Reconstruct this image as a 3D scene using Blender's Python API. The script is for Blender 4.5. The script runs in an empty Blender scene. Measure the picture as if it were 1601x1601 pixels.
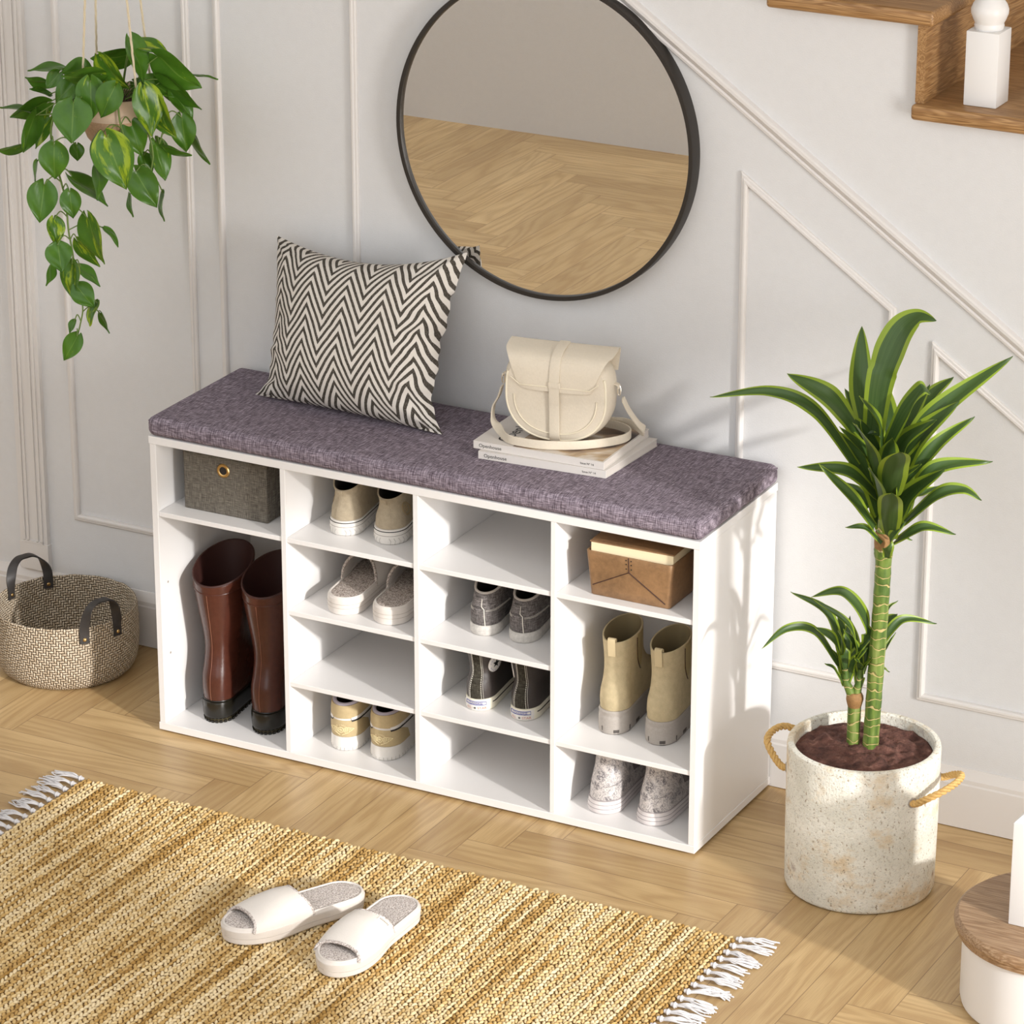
import bpy, bmesh, math, random
from mathutils import Vector, Matrix, noise
random.seed(7)
PI = math.pi
scene = bpy.context.scene
COL = scene.collection

# ------------------------------------------------------------------ nodes
class N:
    def __init__(self, name):
        self.m = bpy.data.materials.new(name); self.m.use_nodes = True
        self.t = self.m.node_tree
        self.b = self.t.nodes['Principled BSDF']; self.out = self.t.nodes['Material Output']
    def n(self, typ, ins=None, **kw):
        d = self.t.nodes.new(typ)
        for k, v in kw.items(): setattr(d, k, v)
        for k, v in (ins or {}).items(): self.set(d, k, v)
        return d
    def set(self, d, k, v):
        if isinstance(v, bpy.types.NodeSocket): self.t.links.new(v, d.inputs[k])
        else: d.inputs[k].default_value = v
    def math(self, op, a, b=0.0, c=0.0):
        d = self.n('ShaderNodeMath', operation=op); self.set(d, 0, a); self.set(d, 1, b); self.set(d, 2, c); return d.outputs[0]
    def mix(self, f, a, b, blend='MIX'):
        d = self.n('ShaderNodeMix', data_type='RGBA', blend_type=blend)
        q = lambda c: c if isinstance(c, bpy.types.NodeSocket) else c4(c)
        self.set(d, 0, f); self.set(d, 6, q(a)); self.set(d, 7, q(b)); return d.outputs[2]
    def ramp(self, f, stops):
        d = self.n('ShaderNodeValToRGB'); e = d.color_ramp.elements
        while len(e) < len(stops): e.new(0.5)
        for q, (p, c) in zip(e, stops): q.position = p; q.color = c4(c)
        self.set(d, 0, f); return d.outputs[0]
    def coord(self, kind='Object'): return self.n('ShaderNodeTexCoord').outputs[kind]
    def scale(self, v, s):
        d = self.n('ShaderNodeVectorMath', operation='MULTIPLY'); self.set(d, 0, v); self.set(d, 1, s); return d.outputs[0]
    def noise(self, v, scale, detail=2.0, rough=0.5, dist=0.0):
        d = self.n('ShaderNodeTexNoise', {'Vector': v, 'Scale': scale, 'Detail': detail, 'Roughness': rough, 'Distortion': dist}); return d.outputs[0]
    def bump(self, h, dist, strength=1.0):
        d = self.n('ShaderNodeBump', {'Height': h, 'Distance': dist, 'Strength': strength}); self.set(self.b, 'Normal', d.outputs[0])
    def sep(self, v): return self.n('ShaderNodeSeparateXYZ', {0: v}).outputs
    def comb(self, x, y, z=0.0): return self.n('ShaderNodeCombineXYZ', {0: x, 1: y, 2: z}).outputs[0]

def c4(c): return (c[0], c[1], c[2], 1.0)
def srgb(r, g, b):
    f = lambda u: u/255/12.92 if u/255 <= .04045 else ((u/255+.055)/1.055)**2.4
    return (f(r), f(g), f(b))

def plain(name, col, rough=0.5, metal=0.0, nz=None, coat=0.0, bump=None, spec=0.5):
    """solid colour with an optional fine tonal noise (amount, scale) and bump (distance, scale)"""
    k = N(name); k.b.inputs['Roughness'].default_value = rough; k.b.inputs['Metallic'].default_value = metal
    k.b.inputs['Coat Weight'].default_value = coat; k.b.inputs['Specular IOR Level'].default_value = spec
    if nz:
        f = k.noise(k.coord(), nz[1], 4.0, .6)
        a = tuple(x*(1-nz[0]) for x in col); b = tuple(min(1, x*(1+nz[0])) for x in col)
        k.set(k.b, 'Base Color', k.ramp(f, [(.3, a), (.7, b)]))
    else: k.b.inputs['Base Color'].default_value = c4(col)
    if bump: k.bump(k.noise(k.coord(), bump[1], 3.0, .6), bump[0])
    return k.m

# ------------------------------------------------------------------ geometry helpers
class MB:
    def __init__(s): s.v = []; s.f = []; s.uv = None
    def add(s, verts, faces):
        o = len(s.v); s.v += [tuple(p) for p in verts]; s.f += [tuple(i+o for i in f) for f in faces]; return s
    def box(s, x0, x1, y0, y1, z0, z1, bev=0.0, seg=2):
        if bev <= 0:
            v = [(x0,y0,z0),(x1,y0,z0),(x1,y1,z0),(x0,y1,z0),(x0,y0,z1),(x1,y0,z1),(x1,y1,z1),(x0,y1,z1)]
            return s.add(v, [(0,3,2,1),(4,5,6,7),(0,1,5,4),(1,2,6,5),(2,3,7,6),(3,0,4,7)])
        bm = bmesh.new(); bmesh.ops.create_cube(bm, size=1)
        for q in bm.verts: q.co = Vector(((x0+x1)/2+q.co.x*(x1-x0), (y0+y1)/2+q.co.y*(y1-y0), (z0+z1)/2+q.co.z*(z1-z0)))
        bmesh.ops.bevel(bm, geom=list(bm.edges), offset=bev, segments=seg, affect='EDGES', profile=.5)
        return s.bm(bm)
    def bm(s, bm):
        bm.verts.index_update(); s.add([q.co[:] for q in bm.verts], [[q.index for q in f.verts] for f in bm.faces]); bm.free(); return s
    def loft(s, rings, close=True, cap0=False, cap1=False):
        n = len(rings[0]); v = [p for r in rings for p in r]; f = []
        for i in range(len(rings)-1):
            for j in range(n if close else n-1):
                k = (j+1) % n; f.append((i*n+j, i*n+k, (i+1)*n+k, (i+1)*n+j))
        if cap0: f.append(tuple(range(n-1, -1, -1)))
        if cap1: f.append(tuple((len(rings)-1)*n+j for j in range(n)))
        return s.add(v, f)
    def lathe(s, prof, n=48, c=(0,0,0), cap0=False, cap1=False):
        return s.loft([[(c[0]+r*math.cos(2*PI*j/n), c[1]+r*math.sin(2*PI*j/n), c[2]+z) for j in range(n)] for r, z in prof], True, cap0, cap1)
    def tube(s, path, rad, n=8, closed=False, caps=True, flat=None):
        P = [Vector(p) for p in path]; m = len(P); rings = []; up = None
        R = rad if isinstance(rad, (list, tuple)) else [rad]*m
        for i in range(m):
            a = P[(i-1) % m] if (closed or i > 0) else P[i]; b = P[(i+1) % m] if (closed or i < m-1) else P[i]
            t = (b-a).normalized() if (b-a).length > 1e-9 else Vector((0,0,1))
            if up is None: up = t.orthogonal().normalized()
            up = up-t*up.dot(t); up = up.normalized() if up.length > 1e-6 else t.orthogonal().normalized()
            w = t.cross(up)
            rings.append([tuple(P[i]+(up*math.cos(2*PI*j/n)+w*math.sin(2*PI*j/n))*R[i]) for j in range(n)])
        if closed: rings.append(rings[0])
        return s.loft(rings, True, caps and not closed, caps and not closed)
    def ribbon(s, path, sides, width, thick):
        """flat strap along path; sides[i] is the width direction at that point"""
        P = [Vector(p) for p in path]; rings = []
        for i, p in enumerate(P):
            t = (P[min(i+1, len(P)-1)]-P[max(i-1, 0)]).normalized(); w = Vector(sides[i] if isinstance(sides, list) else sides)
            w = (w-t*w.dot(t)).normalized(); nn = t.cross(w)
            wd = width[i] if isinstance(width, list) else width
            rings.append([tuple(p+w*a*wd/2+nn*b*thick/2) for a, b in ((-1,-1),(-.9,-1.15),(.9,-1.15),(1,-1),(1,1),(.9,1.15),(-.9,1.15),(-1,1))])
        return s.loft(rings, True, True, True)
    def xf(s, M): s.v = [tuple(M @ Vector(p)) for p in s.v]; return s

def spline(pts, n, closed=False):
    """Catmull-Rom through pts, n samples per span"""
    P = [Vector(p) for p in pts]; m = len(P); out = []
    g = (lambda i: P[i % m]) if closed else (lambda i: P[max(0, min(m-1, i))])
    for i in range(m if closed else m-1):
        a, b, c, d = g(i-1), g(i), g(i+1), g(i+2)
        for k in range(n):
            t = k/n; out.append(.5*((2*b)+(c-a)*t+(2*a-5*b+4*c-d)*t*t+(3*b-a-3*c+d)*t**3))
    if not closed: out.append(P[-1])
    return out

def lerp(a, b, t): return a+(b-a)*t
def interp(xs, ys, x):
    if x <= xs[0]: return ys[0]
    for i in range(len(xs)-1):
        if x <= xs[i+1]: return lerp(ys[i], ys[i+1], (x-xs[i])/(xs[i+1]-xs[i]))
    return ys[-1]

def obj(name, mb, mat, parent=None, smooth=True, angle=35, world=False):
    me = bpy.data.meshes.new(name)
    v = mb.v
    if world and parent is not None:
        inv = Matrix.Translation(parent.location) @ Matrix.Rotation(parent.rotation_euler.z, 4, 'Z'); inv.invert()
        v = [tuple(inv @ Vector(p)) for p in v]
    me.from_pydata(v, [], mb.f); me.validate()
    if mb.uv:
        l = me.uv_layers.new(name='UVMap')
        for lp in me.loops: l.data[lp.index].uv = mb.uv[lp.vertex_index]
    bm = bmesh.new(); bm.from_mesh(me); bmesh.ops.recalc_face_normals(bm, faces=bm.faces[:]); bm.to_mesh(me); bm.free()
    if smooth:
        for p in me.polygons: p.use_smooth = True
        me.set_sharp_from_angle(angle=math.radians(angle))
    if mat:
        for q in (mat if isinstance(mat, list) else [mat]): me.materials.append(q)
    o = bpy.data.objects.new(name, me); COL.objects.link(o)
    if parent is not None: o.parent = parent
    return o
def tag(o, label, cat, group=None):
    o['label'] = label; o['category'] = cat
    if group: o['group'] = group
    return o
def thing(name, label, cat, loc=(0,0,0), rz=0.0, group=None):
    o = bpy.data.objects.new(name, None); COL.objects.link(o); o.location = loc; o.rotation_euler = (0,0,rz); o.empty_display_size = .05
    return tag(o, label, cat, group)
def struct(name, mb, mat, **k):
    o = obj(name, mb, mat, **k); o['kind'] = 'structure'; return o

_txt = {}
def text_geo(s, size=1.0):
    """flat mesh (verts 2D, faces) of a string, left-aligned on the baseline"""
    if s not in _txt:
        cu = bpy.data.curves.new('lettering', 'FONT'); cu.body = s; cu.size = 1.0; cu.resolution_u = 3
        o = bpy.data.objects.new('lettering', cu); COL.objects.link(o)
        dg = bpy.context.evaluated_depsgraph_get(); dg.update()
        me = bpy.data.meshes.new_from_object(o.evaluated_get(dg))
        _txt[s] = ([(q.co.x, q.co.y) for q in me.vertices], [tuple(p.vertices) for p in me.polygons])
        bpy.data.objects.remove(o); bpy.data.curves.remove(cu); bpy.data.meshes.remove(me)
    v, f = _txt[s]
    return [(x*size, y*size) for x, y in v], f
def put_text(mb, s, size, fn, center=False):
    v, f = text_geo(s, size)
    if not v: return
    w = max(q[0] for q in v) if center else 0
    mb.add([fn(x-w/2, y) for x, y in v], f)

# ------------------------------------------------------------------ materials
WHITE_BOARD = plain('white_laminate', (.82,.80,.785), .38)
WALL = plain('wall_paint', (.69,.686,.686), .75, nz=(.012, 60), bump=(.0004, 420))
TRIM = plain('trim_paint', (.72,.69,.665), .5)
NEWEL = plain('white_gloss_paint', (.80,.785,.77), .4)
BLACK_METAL = plain('black_metal', (.035,.030,.026), .42, .3)
BRASS = plain('brass', (.66,.44,.18), .3, 1.0)
STEEL = plain('pale_gold_metal', (.78,.74,.66), .3, 1.0)

def floor_material():
    k = N('oak_herringbone'); x, y, z = k.sep(k.coord())
    wx, wy = .0702, .0727
    u = k.math('DIVIDE', k.math('SUBTRACT', x, .6805), wx); v = k.math('DIVIDE', k.math('ADD', y, .19), wy)
    i = k.math('FLOOR', u); j = k.math('FLOOR', v); fu = k.math('SUBTRACT', u, i); fv = k.math('SUBTRACT', v, j)
    d = k.math('FLOORED_MODULO', k.math('SUBTRACT', i, j), 14.0)
    hor = k.math('LESS_THAN', d, 6.5)
    def sel(a, b):
        m = k.n('ShaderNodeMix', data_type='FLOAT'); k.set(m, 0, hor); k.set(m, 2, b); k.set(m, 3, a); return m.outputs[0]
    kv = k.math('SUBTRACT', 13.0, d)
    along = sel(k.math('ADD', d, fu), k.math('ADD', kv, fv)); across = sel(fv, fu)
    ida = sel(k.math('SUBTRACT', i, d), k.math('ADD', i, 137.0)); idb = sel(j, k.math('SUBTRACT', j, kv))
    wn = k.n('ShaderNodeTexWhiteNoise', {'Vector': k.comb(ida, idb, hor)}, noise_dimensions='3D')
    r = wn.outputs['Value']; rc = k.sep(wn.outputs['Color'])
    off = k.math('MULTIPLY', r, 97.0)
    # grain in plank space
    g = k.comb(k.math('ADD', k.math('MULTIPLY', along, .0702), off), k.math('MULTIPLY', across, .0702), k.math('MULTIPLY', rc[1], 40.0))
    warp = k.noise(k.scale(g, (1.5, 11.0, 1.0)), 1.0, 2.0, .45, .25)
    rings = k.math('SINE', k.math('ADD', k.math('MULTIPLY', warp, 34.0), k.math('MULTIPLY', across, 3.0)))
    rings = k.math('POWER', k.math('ABSOLUTE', rings), 3.0)
    fine = k.noise(k.scale(g, (18.0, 900.0, 1.0)), 1.0, 3.0, .6)
    broad = k.noise(k.scale(g, (2.0, 9.0, 1.0)), 1.0, 2.0)
    a = k.ramp(broad, [(.3, srgb(190,160,114)), (.7, srgb(210,181,134))])
    tone = k.ramp(rc[0], [(0.0, (.84,.81,.77)), (.5, (.96,.95,.93)), (1.0, (1.08,1.07,1.05))])
    a = k.mix(1.0, a, tone, 'MULTIPLY')
    a = k.mix(k.math('MULTIPLY', rings, .40), a, srgb(158,122,78))
    a = k.mix(k.math('MULTIPLY', k.ramp(fine, [(.35, (1,1,1)), (.55, (0,0,0))]), .30), a, srgb(140,108,66))
    ea = k.math('MINIMUM', along, k.math('SUBTRACT', 7.0, along)); ec = k.math('MINIMUM', across, k.math('SUBTRACT', 1.0, across))
    e = k.math('MINIMUM', ea, ec); seam = k.math('LESS_THAN', e, .010)
    a = k.mix(k.math('MULTIPLY', seam, .6), a, srgb(92,60,28))
    k.set(k.b, 'Base Color', a); k.b.inputs['Roughness'].default_value = .36; k.b.inputs['Specular IOR Level'].default_value = .45
    h = k.math('SUBTRACT', k.math('MULTIPLY', fine, .3), k.math('MULTIPLY', seam, 1.5)); k.bump(h, .0004, .5)
    return k.m
def wood_material(name, c0, c1, c2, axis=0, s=1.0):
    """oak with grain running along one object axis"""
    k = N(name); st = [38.0, 38.0, 38.0]; st[axis] = 2.6; sf = [700.0]*3; sf[axis] = 14.0
    w = k.noise(k.scale(k.coord(), tuple(q*s for q in st)), 1.0, 3.0, .55, .7)
    rg = k.math('POWER', k.math('ABSOLUTE', k.math('SINE', k.math('MULTIPLY', w, 40.0))), 2.0)
    f = k.noise(k.scale(k.coord(), tuple(q*s for q in sf)), 1.0, 2.0, .6)
    a = k.mix(rg, c4(c1), c4(c0)); a = k.mix(k.math('MULTIPLY', k.ramp(f, [(.38, (1,1,1)), (.55, (0,0,0))]), .55), a, c4(c2))
    k.set(k.b, 'Base Color', a); k.b.inputs['Roughness'].default_value = .42; k.bump(f, .0003, .5); return k.m
def weave_material(name, dark, mid, light, sx=(55, 1000, 1000), sy=(1000, 55, 1000), rough=.9, bump=.0006):
    """linen: threads running both ways"""
    k = N(name); co = k.coord()
    a = k.noise(k.scale(co, sx), 1.0, 2.0, .6); b = k.noise(k.scale(co, sy), 1.0, 2.0, .6)
    f = k.math('MULTIPLY', k.math('ADD', a, b), .5)
    k.set(k.b, 'Base Color', k.ramp(f, [(.36, dark), (.5, mid), (.66, light)]))
    k.b.inputs['Roughness'].default_value = rough; k.b.inputs['Specular IOR Level'].default_value = .15
    k.bump(f, bump); return k.m
def fleece(name, dark, light, scale=420, bump=.003):
    k = N(name); f = k.noise(k.coord(), scale, 2.0, .6)
    k.set(k.b, 'Base Color', k.ramp(f, [(.42, dark), (.56, light)])); k.b.inputs['Roughness'].default_value = .95
    k.b.inputs['Specular IOR Level'].default_value = .1
    k.bump(f, bump); return k.m
def glass_mirror():
    k = N('mirror_silver'); k.b.inputs['Base Color'].default_value = (.93,.92,.90,1); k.b.inputs['Metallic'].default_value = 1.0
    k.b.inputs['Roughness'].default_value = 0.0; return k.m
def leaf_material(name, kind):
    k = N(name); uv = k.sep(k.coord('UV')); u, v = uv[0], uv[1]
    e = k.math('ABSOLUTE', k.math('SUBTRACT', u, .5))
    n = k.noise(k.coord(), 24.0 if kind != 'dracaena' else 40.0, 3.0, .6)
    if kind == 'dracaena':
        st = k.noise(k.comb(k.math('MULTIPLY', u, 26.0), k.math('MULTIPLY', v, 1.2)), 1.0, 2.0)
        a = k.mix(st, srgb(46,72,32), srgb(84,110,56))
        ed = k.math('GREATER_THAN', k.math('ADD', e, k.math('MULTIPLY', k.math('SUBTRACT', st, .5), .10)), .325)
        a = k.mix(ed, a, k.mix(st, srgb(122,146,40), srgb(152,174,58)))
    else:
        a = k.mix(n, srgb(44,84,20), srgb(94,140,42))
        pv = k.noise(k.comb(k.math('MULTIPLY', u, 5.0), k.math('MULTIPLY', v, 1.6)), 1.0, 4.0, .65)
        oi = k.n('ShaderNodeNewGeometry').outputs['Random Per Island']
        oi = k.math('MULTIPLY', oi, 4.0)
        pv = k.noise(k.comb(k.math('ADD', k.math('MULTIPLY', u, 4.0), oi), k.math('ADD', k.math('MULTIPLY', v, 1.4), k.math('MULTIPLY', oi, 7.0))), 1.0, 4.0, .65)
        var = k.ramp(pv, [(.64, (0,0,0)), (.70, (.8,.8,.8))]) if kind == 'pothos' else k.ramp(pv, [(.50, (0,0,0)), (.58, (1,1,1))])
        a = k.mix(var, a, srgb(150,174,40))
        mid = k.math('LESS_THAN', e, .018); a = k.mix(k.math('MULTIPLY', mid, .3), a, srgb(140,170,80))
    k.set(k.b, 'Base Color', a); k.b.inputs['Roughness'].default_value = .28 if kind != 'dracaena' else .38
    k.b.inputs['Specular IOR Level'].default_value = .4
    tr = k.n('ShaderNodeBsdfTranslucent'); k.set(tr, 'Color', a); ms = k.n('ShaderNodeMixShader', {0: .18})
    k.t.links.new(k.b.outputs[0], ms.inputs[1]); k.t.links.new(tr.outputs[0], ms.inputs[2]); k.t.links.new(ms.outputs[0], k.out.inputs[0])
    return k.m
def chevron_material():
    k = N('chevron_cotton'); uv = k.sep(k.coord('UV')); u, v = uv[0], uv[1]
    wob = k.noise(k.coord(), 60.0, 2.0); uu = k.math('MULTIPLY', u, 4.9)
    tri = k.math('ABSOLUTE', k.math('SUBTRACT', k.math('MULTIPLY', k.math('FRACT', uu), 2.0), 1.0))
    t = k.math('ADD', k.math('MULTIPLY', v, 14.0), k.math('MULTIPLY', tri, 2.9)); t = k.math('ADD', t, k.math('MULTIPLY', wob, .12))
    s = k.math('ABSOLUTE', k.math('SUBTRACT', k.math('FRACT', t), .5))
    th = k.noise(k.coord(), 1100.0, 1.0)
    m = k.ramp(k.math('ADD', s, k.math('MULTIPLY', k.math('SUBTRACT', th, .5), .10)), [(.215, (1,1,1)), (.245, (0,0,0))])
    dark = k.mix(k.ramp(th, [(.50, (0,0,0)), (.64, (1,1,1))]), c4(srgb(58,53,47)), c4(srgb(120,113,104)))
    light = k.mix(th, c4(srgb(206,199,190)), c4(srgb(232,226,218)))
    k.set(k.b, 'Base Color', k.mix(m, light, dark)); k.b.inputs['Roughness'].default_value = .9; k.b.inputs['Specular IOR Level'].default_value = .1
    k.bump(th, .0007); return k.m
def stone_material():
    k = N('weathered_stone'); co = k.coord()
    a = k.noise(k.scale(co, (1,1,1.6)), 9.0, 5.0, .6); c = k.ramp(a, [(.35, srgb(222,219,206)), (.65, srgb(246,243,232))])
    o = k.noise(k.scale(co, (1,1,1.3)), 13.0, 4.0, .7); c = k.mix(k.math('MULTIPLY', k.ramp(o, [(.51, (0,0,0)), (.68, (1,1,1))]), .6), c, c4(srgb(214,180,124)))
    p = k.noise(k.scale(co, (1,1,.7)), 230.0, 3.0, .6); c = k.mix(k.math('MULTIPLY', k.ramp(p, [(.60, (0,0,0)), (.68, (1,1,1))]), .75), c, c4(srgb(150,128,98)))
    q = k.noise(k.scale(co, (1,1,2.2)), 260.0, 3.0, .7); c = k.mix(k.math('MULTIPLY', k.ramp(q, [(.55, (0,0,0)), (.66, (1,1,1))]), .45), c, c4(srgb(140,140,132)))
    w = k.noise(co, 16.0, 2.0, .5); c = k.mix(k.math('MULTIPLY', k.ramp(w, [(.70, (0,0,0)), (.76, (1,1,1))]), .6), c, c4(srgb(128,86,78)))
    k.set(k.b, 'Base Color', c); k.b.inputs['Roughness'].default_value = .85; k.b.inputs['Specular IOR Level'].default_value = .2
    h = k.math('SUBTRACT', k.math('MULTIPLY', q, .6), k.math('MULTIPLY', p, .8)); k.bump(h, .0025, .9); return k.m
def basket_material():
    """twill of paper cord from UV in cord widths"""
    k = N('woven_paper_cord'); uv = k.sep(k.coord('UV')); u, v = uv[0], uv[1]
    i = k.math('FLOOR', u); j = k.math('FLOOR', v); fu = k.math('SUBTRACT', k.math('FRACT', u), .5); fv = k.math('SUBTRACT', k.math('FRACT', v), .5)
    d = k.math('FLOORED_MODULO', k.math('ADD', i, j), 4.0); hor = k.math('LESS_THAN', d, 1.5)
    def sel(a, b):
        m = k.n('ShaderNodeMix', data_type='FLOAT'); k.set(m, 0, hor); k.set(m, 2, b); k.set(m, 3, a); return m.outputs[0]
    across = sel(fv, fu); dh = d; dv = k.math('SUBTRACT', d, 2.0)
    along = sel(k.math('SUBTRACT', k.math('ADD', dh, fu), .5), k.math('SUBTRACT', k.math('ADD', dv, fv), .5))
    h = k.math('SUBTRACT', 1.0, k.math('ADD', k.math('MULTIPLY', k.math('POWER', k.math('ABSOLUTE', across), 2.0), 3.4), k.math('MULTIPLY', k.math('POWER', k.math('ABSOLUTE', along), 2.0), .55)))
    h = k.math('MAXIMUM', h, 0.0)
    wn = k.n('ShaderNodeTexWhiteNoise', {'Vector': k.comb(i, j, hor)}, noise_dimensions='3D').outputs['Value']
    c = k.mix(wn, c4(srgb(196,176,148)), c4(srgb(228,212,188)))
    c = k.mix(k.ramp(h, [(.16, (1,1,1)), (.58, (0,0,0))]), c, c4(srgb(78,60,40)))
    k.set(k.b, 'Base Color', c); k.b.inputs['Roughness'].default_value = .8; k.bump(h, .0035, 1.0); return k.m
def toile_material():
    k = N('grey_floral_print'); co = k.coord()
    vo = k.n('ShaderNodeTexVoronoi', {'Vector': co, 'Scale': 46.0}); bl = k.ramp(vo.outputs['Distance'], [(.36, (1,1,1)), (.48, (0,0,0))])
    n1 = k.noise(co, 230.0, 4.0, .7, 1.2); pt = k.ramp(n1, [(.46, (0,0,0)), (.54, (1,1,1))])
    n2 = k.noise(co, 95.0, 3.0, .6, 2.0); vine = k.ramp(k.math('ABSOLUTE', k.math('SUBTRACT', n2, .5)), [(.015, (1,1,1)), (.04, (0,0,0))])
    f = k.math('MAXIMUM', k.math('MULTIPLY', bl, pt), k.math('MULTIPLY', vine, .8))
    k.set(k.b, 'Base Color', k.mix(k.math('MULTIPLY', f, .95), c4(srgb(208,201,197)), c4(srgb(104,100,105)))); k.b.inputs['Roughness'].default_value = .35
    return k.m
def rug_material():
    k = N('jute_chunks'); at = k.n('ShaderNodeAttribute', attribute_name='tint'); f = at.outputs['Fac']
    n = k.noise(k.scale(k.coord(), (900, 160, 400)), 1.0, 2.0)
    c = k.ramp(f, [(0.0, srgb(164,128,72)), (.35, srgb(200,166,108)), (.62, srgb(226,200,148)), (1.0, srgb(242,224,184))])
    c = k.mix(k.math('MULTIPLY', n, .35), c, c4(srgb(160,118,56))); k.set(k.b, 'Base Color', c); k.b.inputs['Roughness'].default_value = .9
    k.b.inputs['Specular IOR Level'].default_value = .1; return k.m
def soil_material():
    k = N('potting_soil'); n = k.noise(k.coord(), 46.0, 6.0, .65); s = k.noise(k.coord(), 240.0, 3.0, .7)
    c = k.ramp(n, [(.35, srgb(70,42,36)), (.58, srgb(116,78,67)), (.70, srgb(152,112,98))])
    k.set(k.b, 'Base Color', c); k.b.inputs['Roughness'].default_value = .95; k.bump(k.math('ADD', n, k.math('MULTIPLY', s, .4)), .006); return k.m
def trunk_material():
    k = N('green_cane'); x, y, z = k.sep(k.coord()); n = k.noise(k.scale(k.coord(), (90, 90, 14)), 1.0, 3.0)
    c = k.ramp(n, [(.35, srgb(70,98,36)), (.55, srgb(112,134,58)), (.75, srgb(158,162,100))])
    w = k.math('ADD', z, k.math('MULTIPLY', k.noise(k.coord(), 42.0, 2.0), .024))
    r = k.math('FRACT', k.math('MULTIPLY', w, 66.0)); ring = k.math('LESS_THAN', r, .10)
    c = k.mix(k.math('MULTIPLY', ring, .9), c, c4(srgb(196,176,118)))
    dk = k.math('LESS_THAN', k.math('ABSOLUTE', k.math('SUBTRACT', r, .14)), .04); c = k.mix(k.math('MULTIPLY', dk, .55), c, c4(srgb(84,70,30)))
    k.set(k.b, 'Base Color', c); k.b.inputs['Roughness'].default_value = .5; return k.m
def leather(name, c, rough=.45, sc=180.0, nz=.12):
    k = N(name); n = k.noise(k.coord(), sc, 4.0, .65); m = k.noise(k.coord(), 18.0, 3.0)
    a = tuple(q*(1-nz*2) for q in c); b = tuple(min(1, q*(1+nz)) for q in c)
    k.set(k.b, 'Base Color', k.ramp(k.math('ADD', k.math('MULTIPLY', n, .5), k.math('MULTIPLY', m, .5)), [(.32, a), (.62, b)]))
    k.b.inputs['Roughness'].default_value = rough; k.bump(n, .0004); return k.m

FLOOR = floor_material()
STAIR_X = wood_material('stair_oak_along', srgb(184,144,96), srgb(150,110,66), srgb(104,72,40), 0)
STAIR_Y = wood_material('stair_oak_across', srgb(184,144,96), srgb(148,108,64), srgb(104,72,40), 1)
STEP_OAK = wood_material('step_oak', srgb(176,146,114), srgb(146,114,82), srgb(112,82,54), 0)
LINEN = weave_material('mauve_grey_linen', srgb(70,61,69), srgb(120,109,119), srgb(184,172,184), (70, 1000, 1000), (1000, 70, 70))
GREY_CANVAS = weave_material('grey_box_canvas', srgb(76,71,64), srgb(106,100,91), srgb(140,133,122), (900,900,60), (60,60,900))
CHEVRON = chevron_material()
STONE = stone_material(); SOIL = soil_material(); CANE = trunk_material()
POTHOS_A = leaf_material('pothos_leaf_green', 'pothos'); POTHOS_B = leaf_material('pothos_leaf_golden', 'golden'); DRAC = leaf_material('dracaena_leaf', 'dracaena')
VINE = plain('vine_green', srgb(104,128,58), .5)
ROPE = plain('jute_rope', srgb(206,168,104), .85, nz=(.2, 300)); COTTON = plain('cream_cotton_cord', srgb(214,200,172), .9)
CREAM = leather('cream_leather', srgb(220,209,190), .55, 300.0, .03); CREAM_EDGE = plain('cream_edge', srgb(238,228,204), .5)
TAN = leather('tan_leather', srgb(142,108,74), .5, 120.0, .16)
BOOT = leather('chestnut_leather', srgb(78,42,32), .24, 90.0, .10)
BOOT_DARK = plain('dark_chestnut_lining', srgb(58,28,22), .6)
BLACK_RUBBER = plain('black_rubber', srgb(30,27,20), .25); LUG = plain('olive_rubber', srgb(64,56,34), .6)
WHITE_RUBBER = plain('white_rubber', srgb(228,223,216), .5, nz=(.03, 120)); CREAM_RUBBER = plain('cream_rubber', srgb(236,229,208), .45)
WORN_RUBBER = plain('worn_white_rubber', srgb(200,195,188), .65, nz=(.16, 160))
BEIGE_SUEDE = plain('beige_suede', srgb(178,164,141), .9, nz=(.10, 120), bump=(.0006, 500), spec=.1)
CHELSEA = plain('sand_suede', srgb(192,176,142), .9, nz=(.10, 90), bump=(.0006, 500), spec=.1)
GREY_RUBBER = plain('grey_rubber', srgb(168,160,152), .6, nz=(.06, 300))
GREY_DENIM = weave_material('washed_grey_canvas', srgb(70,66,64), srgb(108,102,100), srgb(146,140,138), (90,90,900), (900,900,90))
GREY_TRIM = plain('pale_grey_binding', srgb(184,176,168), .8)
BLACK_LEATHER = leather('black_leather', srgb(64,57,54), .5, 250.0, .10); BLACK_CANVAS = weave_material('black_canvas', srgb(44,41,34), srgb(64,60,52), srgb(88,84,74), (90,90,900), (900,900,90))
DARK_INSIDE = plain('dark_lining', srgb(46,40,36), .9); THREAD = plain('white_thread', srgb(232,226,214), .8)
TAN_NUBUCK = plain('tan_nubuck', srgb(188,168,128), .75, nz=(.05, 200)); WHITE_LEATHER = plain('white_leather', srgb(230,226,222), .5)
LILAC = plain('lilac_lining', srgb(178,170,182), .8); BLACK = plain('black_panel', srgb(30,27,26), .5); INK = plain('black_ink', srgb(26,25,26), .5)
BLUE = plain('blue_ink', srgb(66,72,150), .5); RED = plain('faded_red_ink', srgb(206,140,120), .5); GOLD_THREAD = plain('cream_thread', srgb(242,226,180), .7)
FLEECE = fleece('oatmeal_fleece', srgb(150,137,127), srgb(216,204,195)); TERRY = fleece('pale_terry', srgb(176,164,157), srgb(230,221,215), 420)
SLIDE_FOAM = plain('off_white_foam', srgb(222,214,206), .7, nz=(.02, 200)); SLIDE_CLOTH = plain('off_white_cloth', srgb(228,221,213), .85, bump=(.0005, 900))
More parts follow.
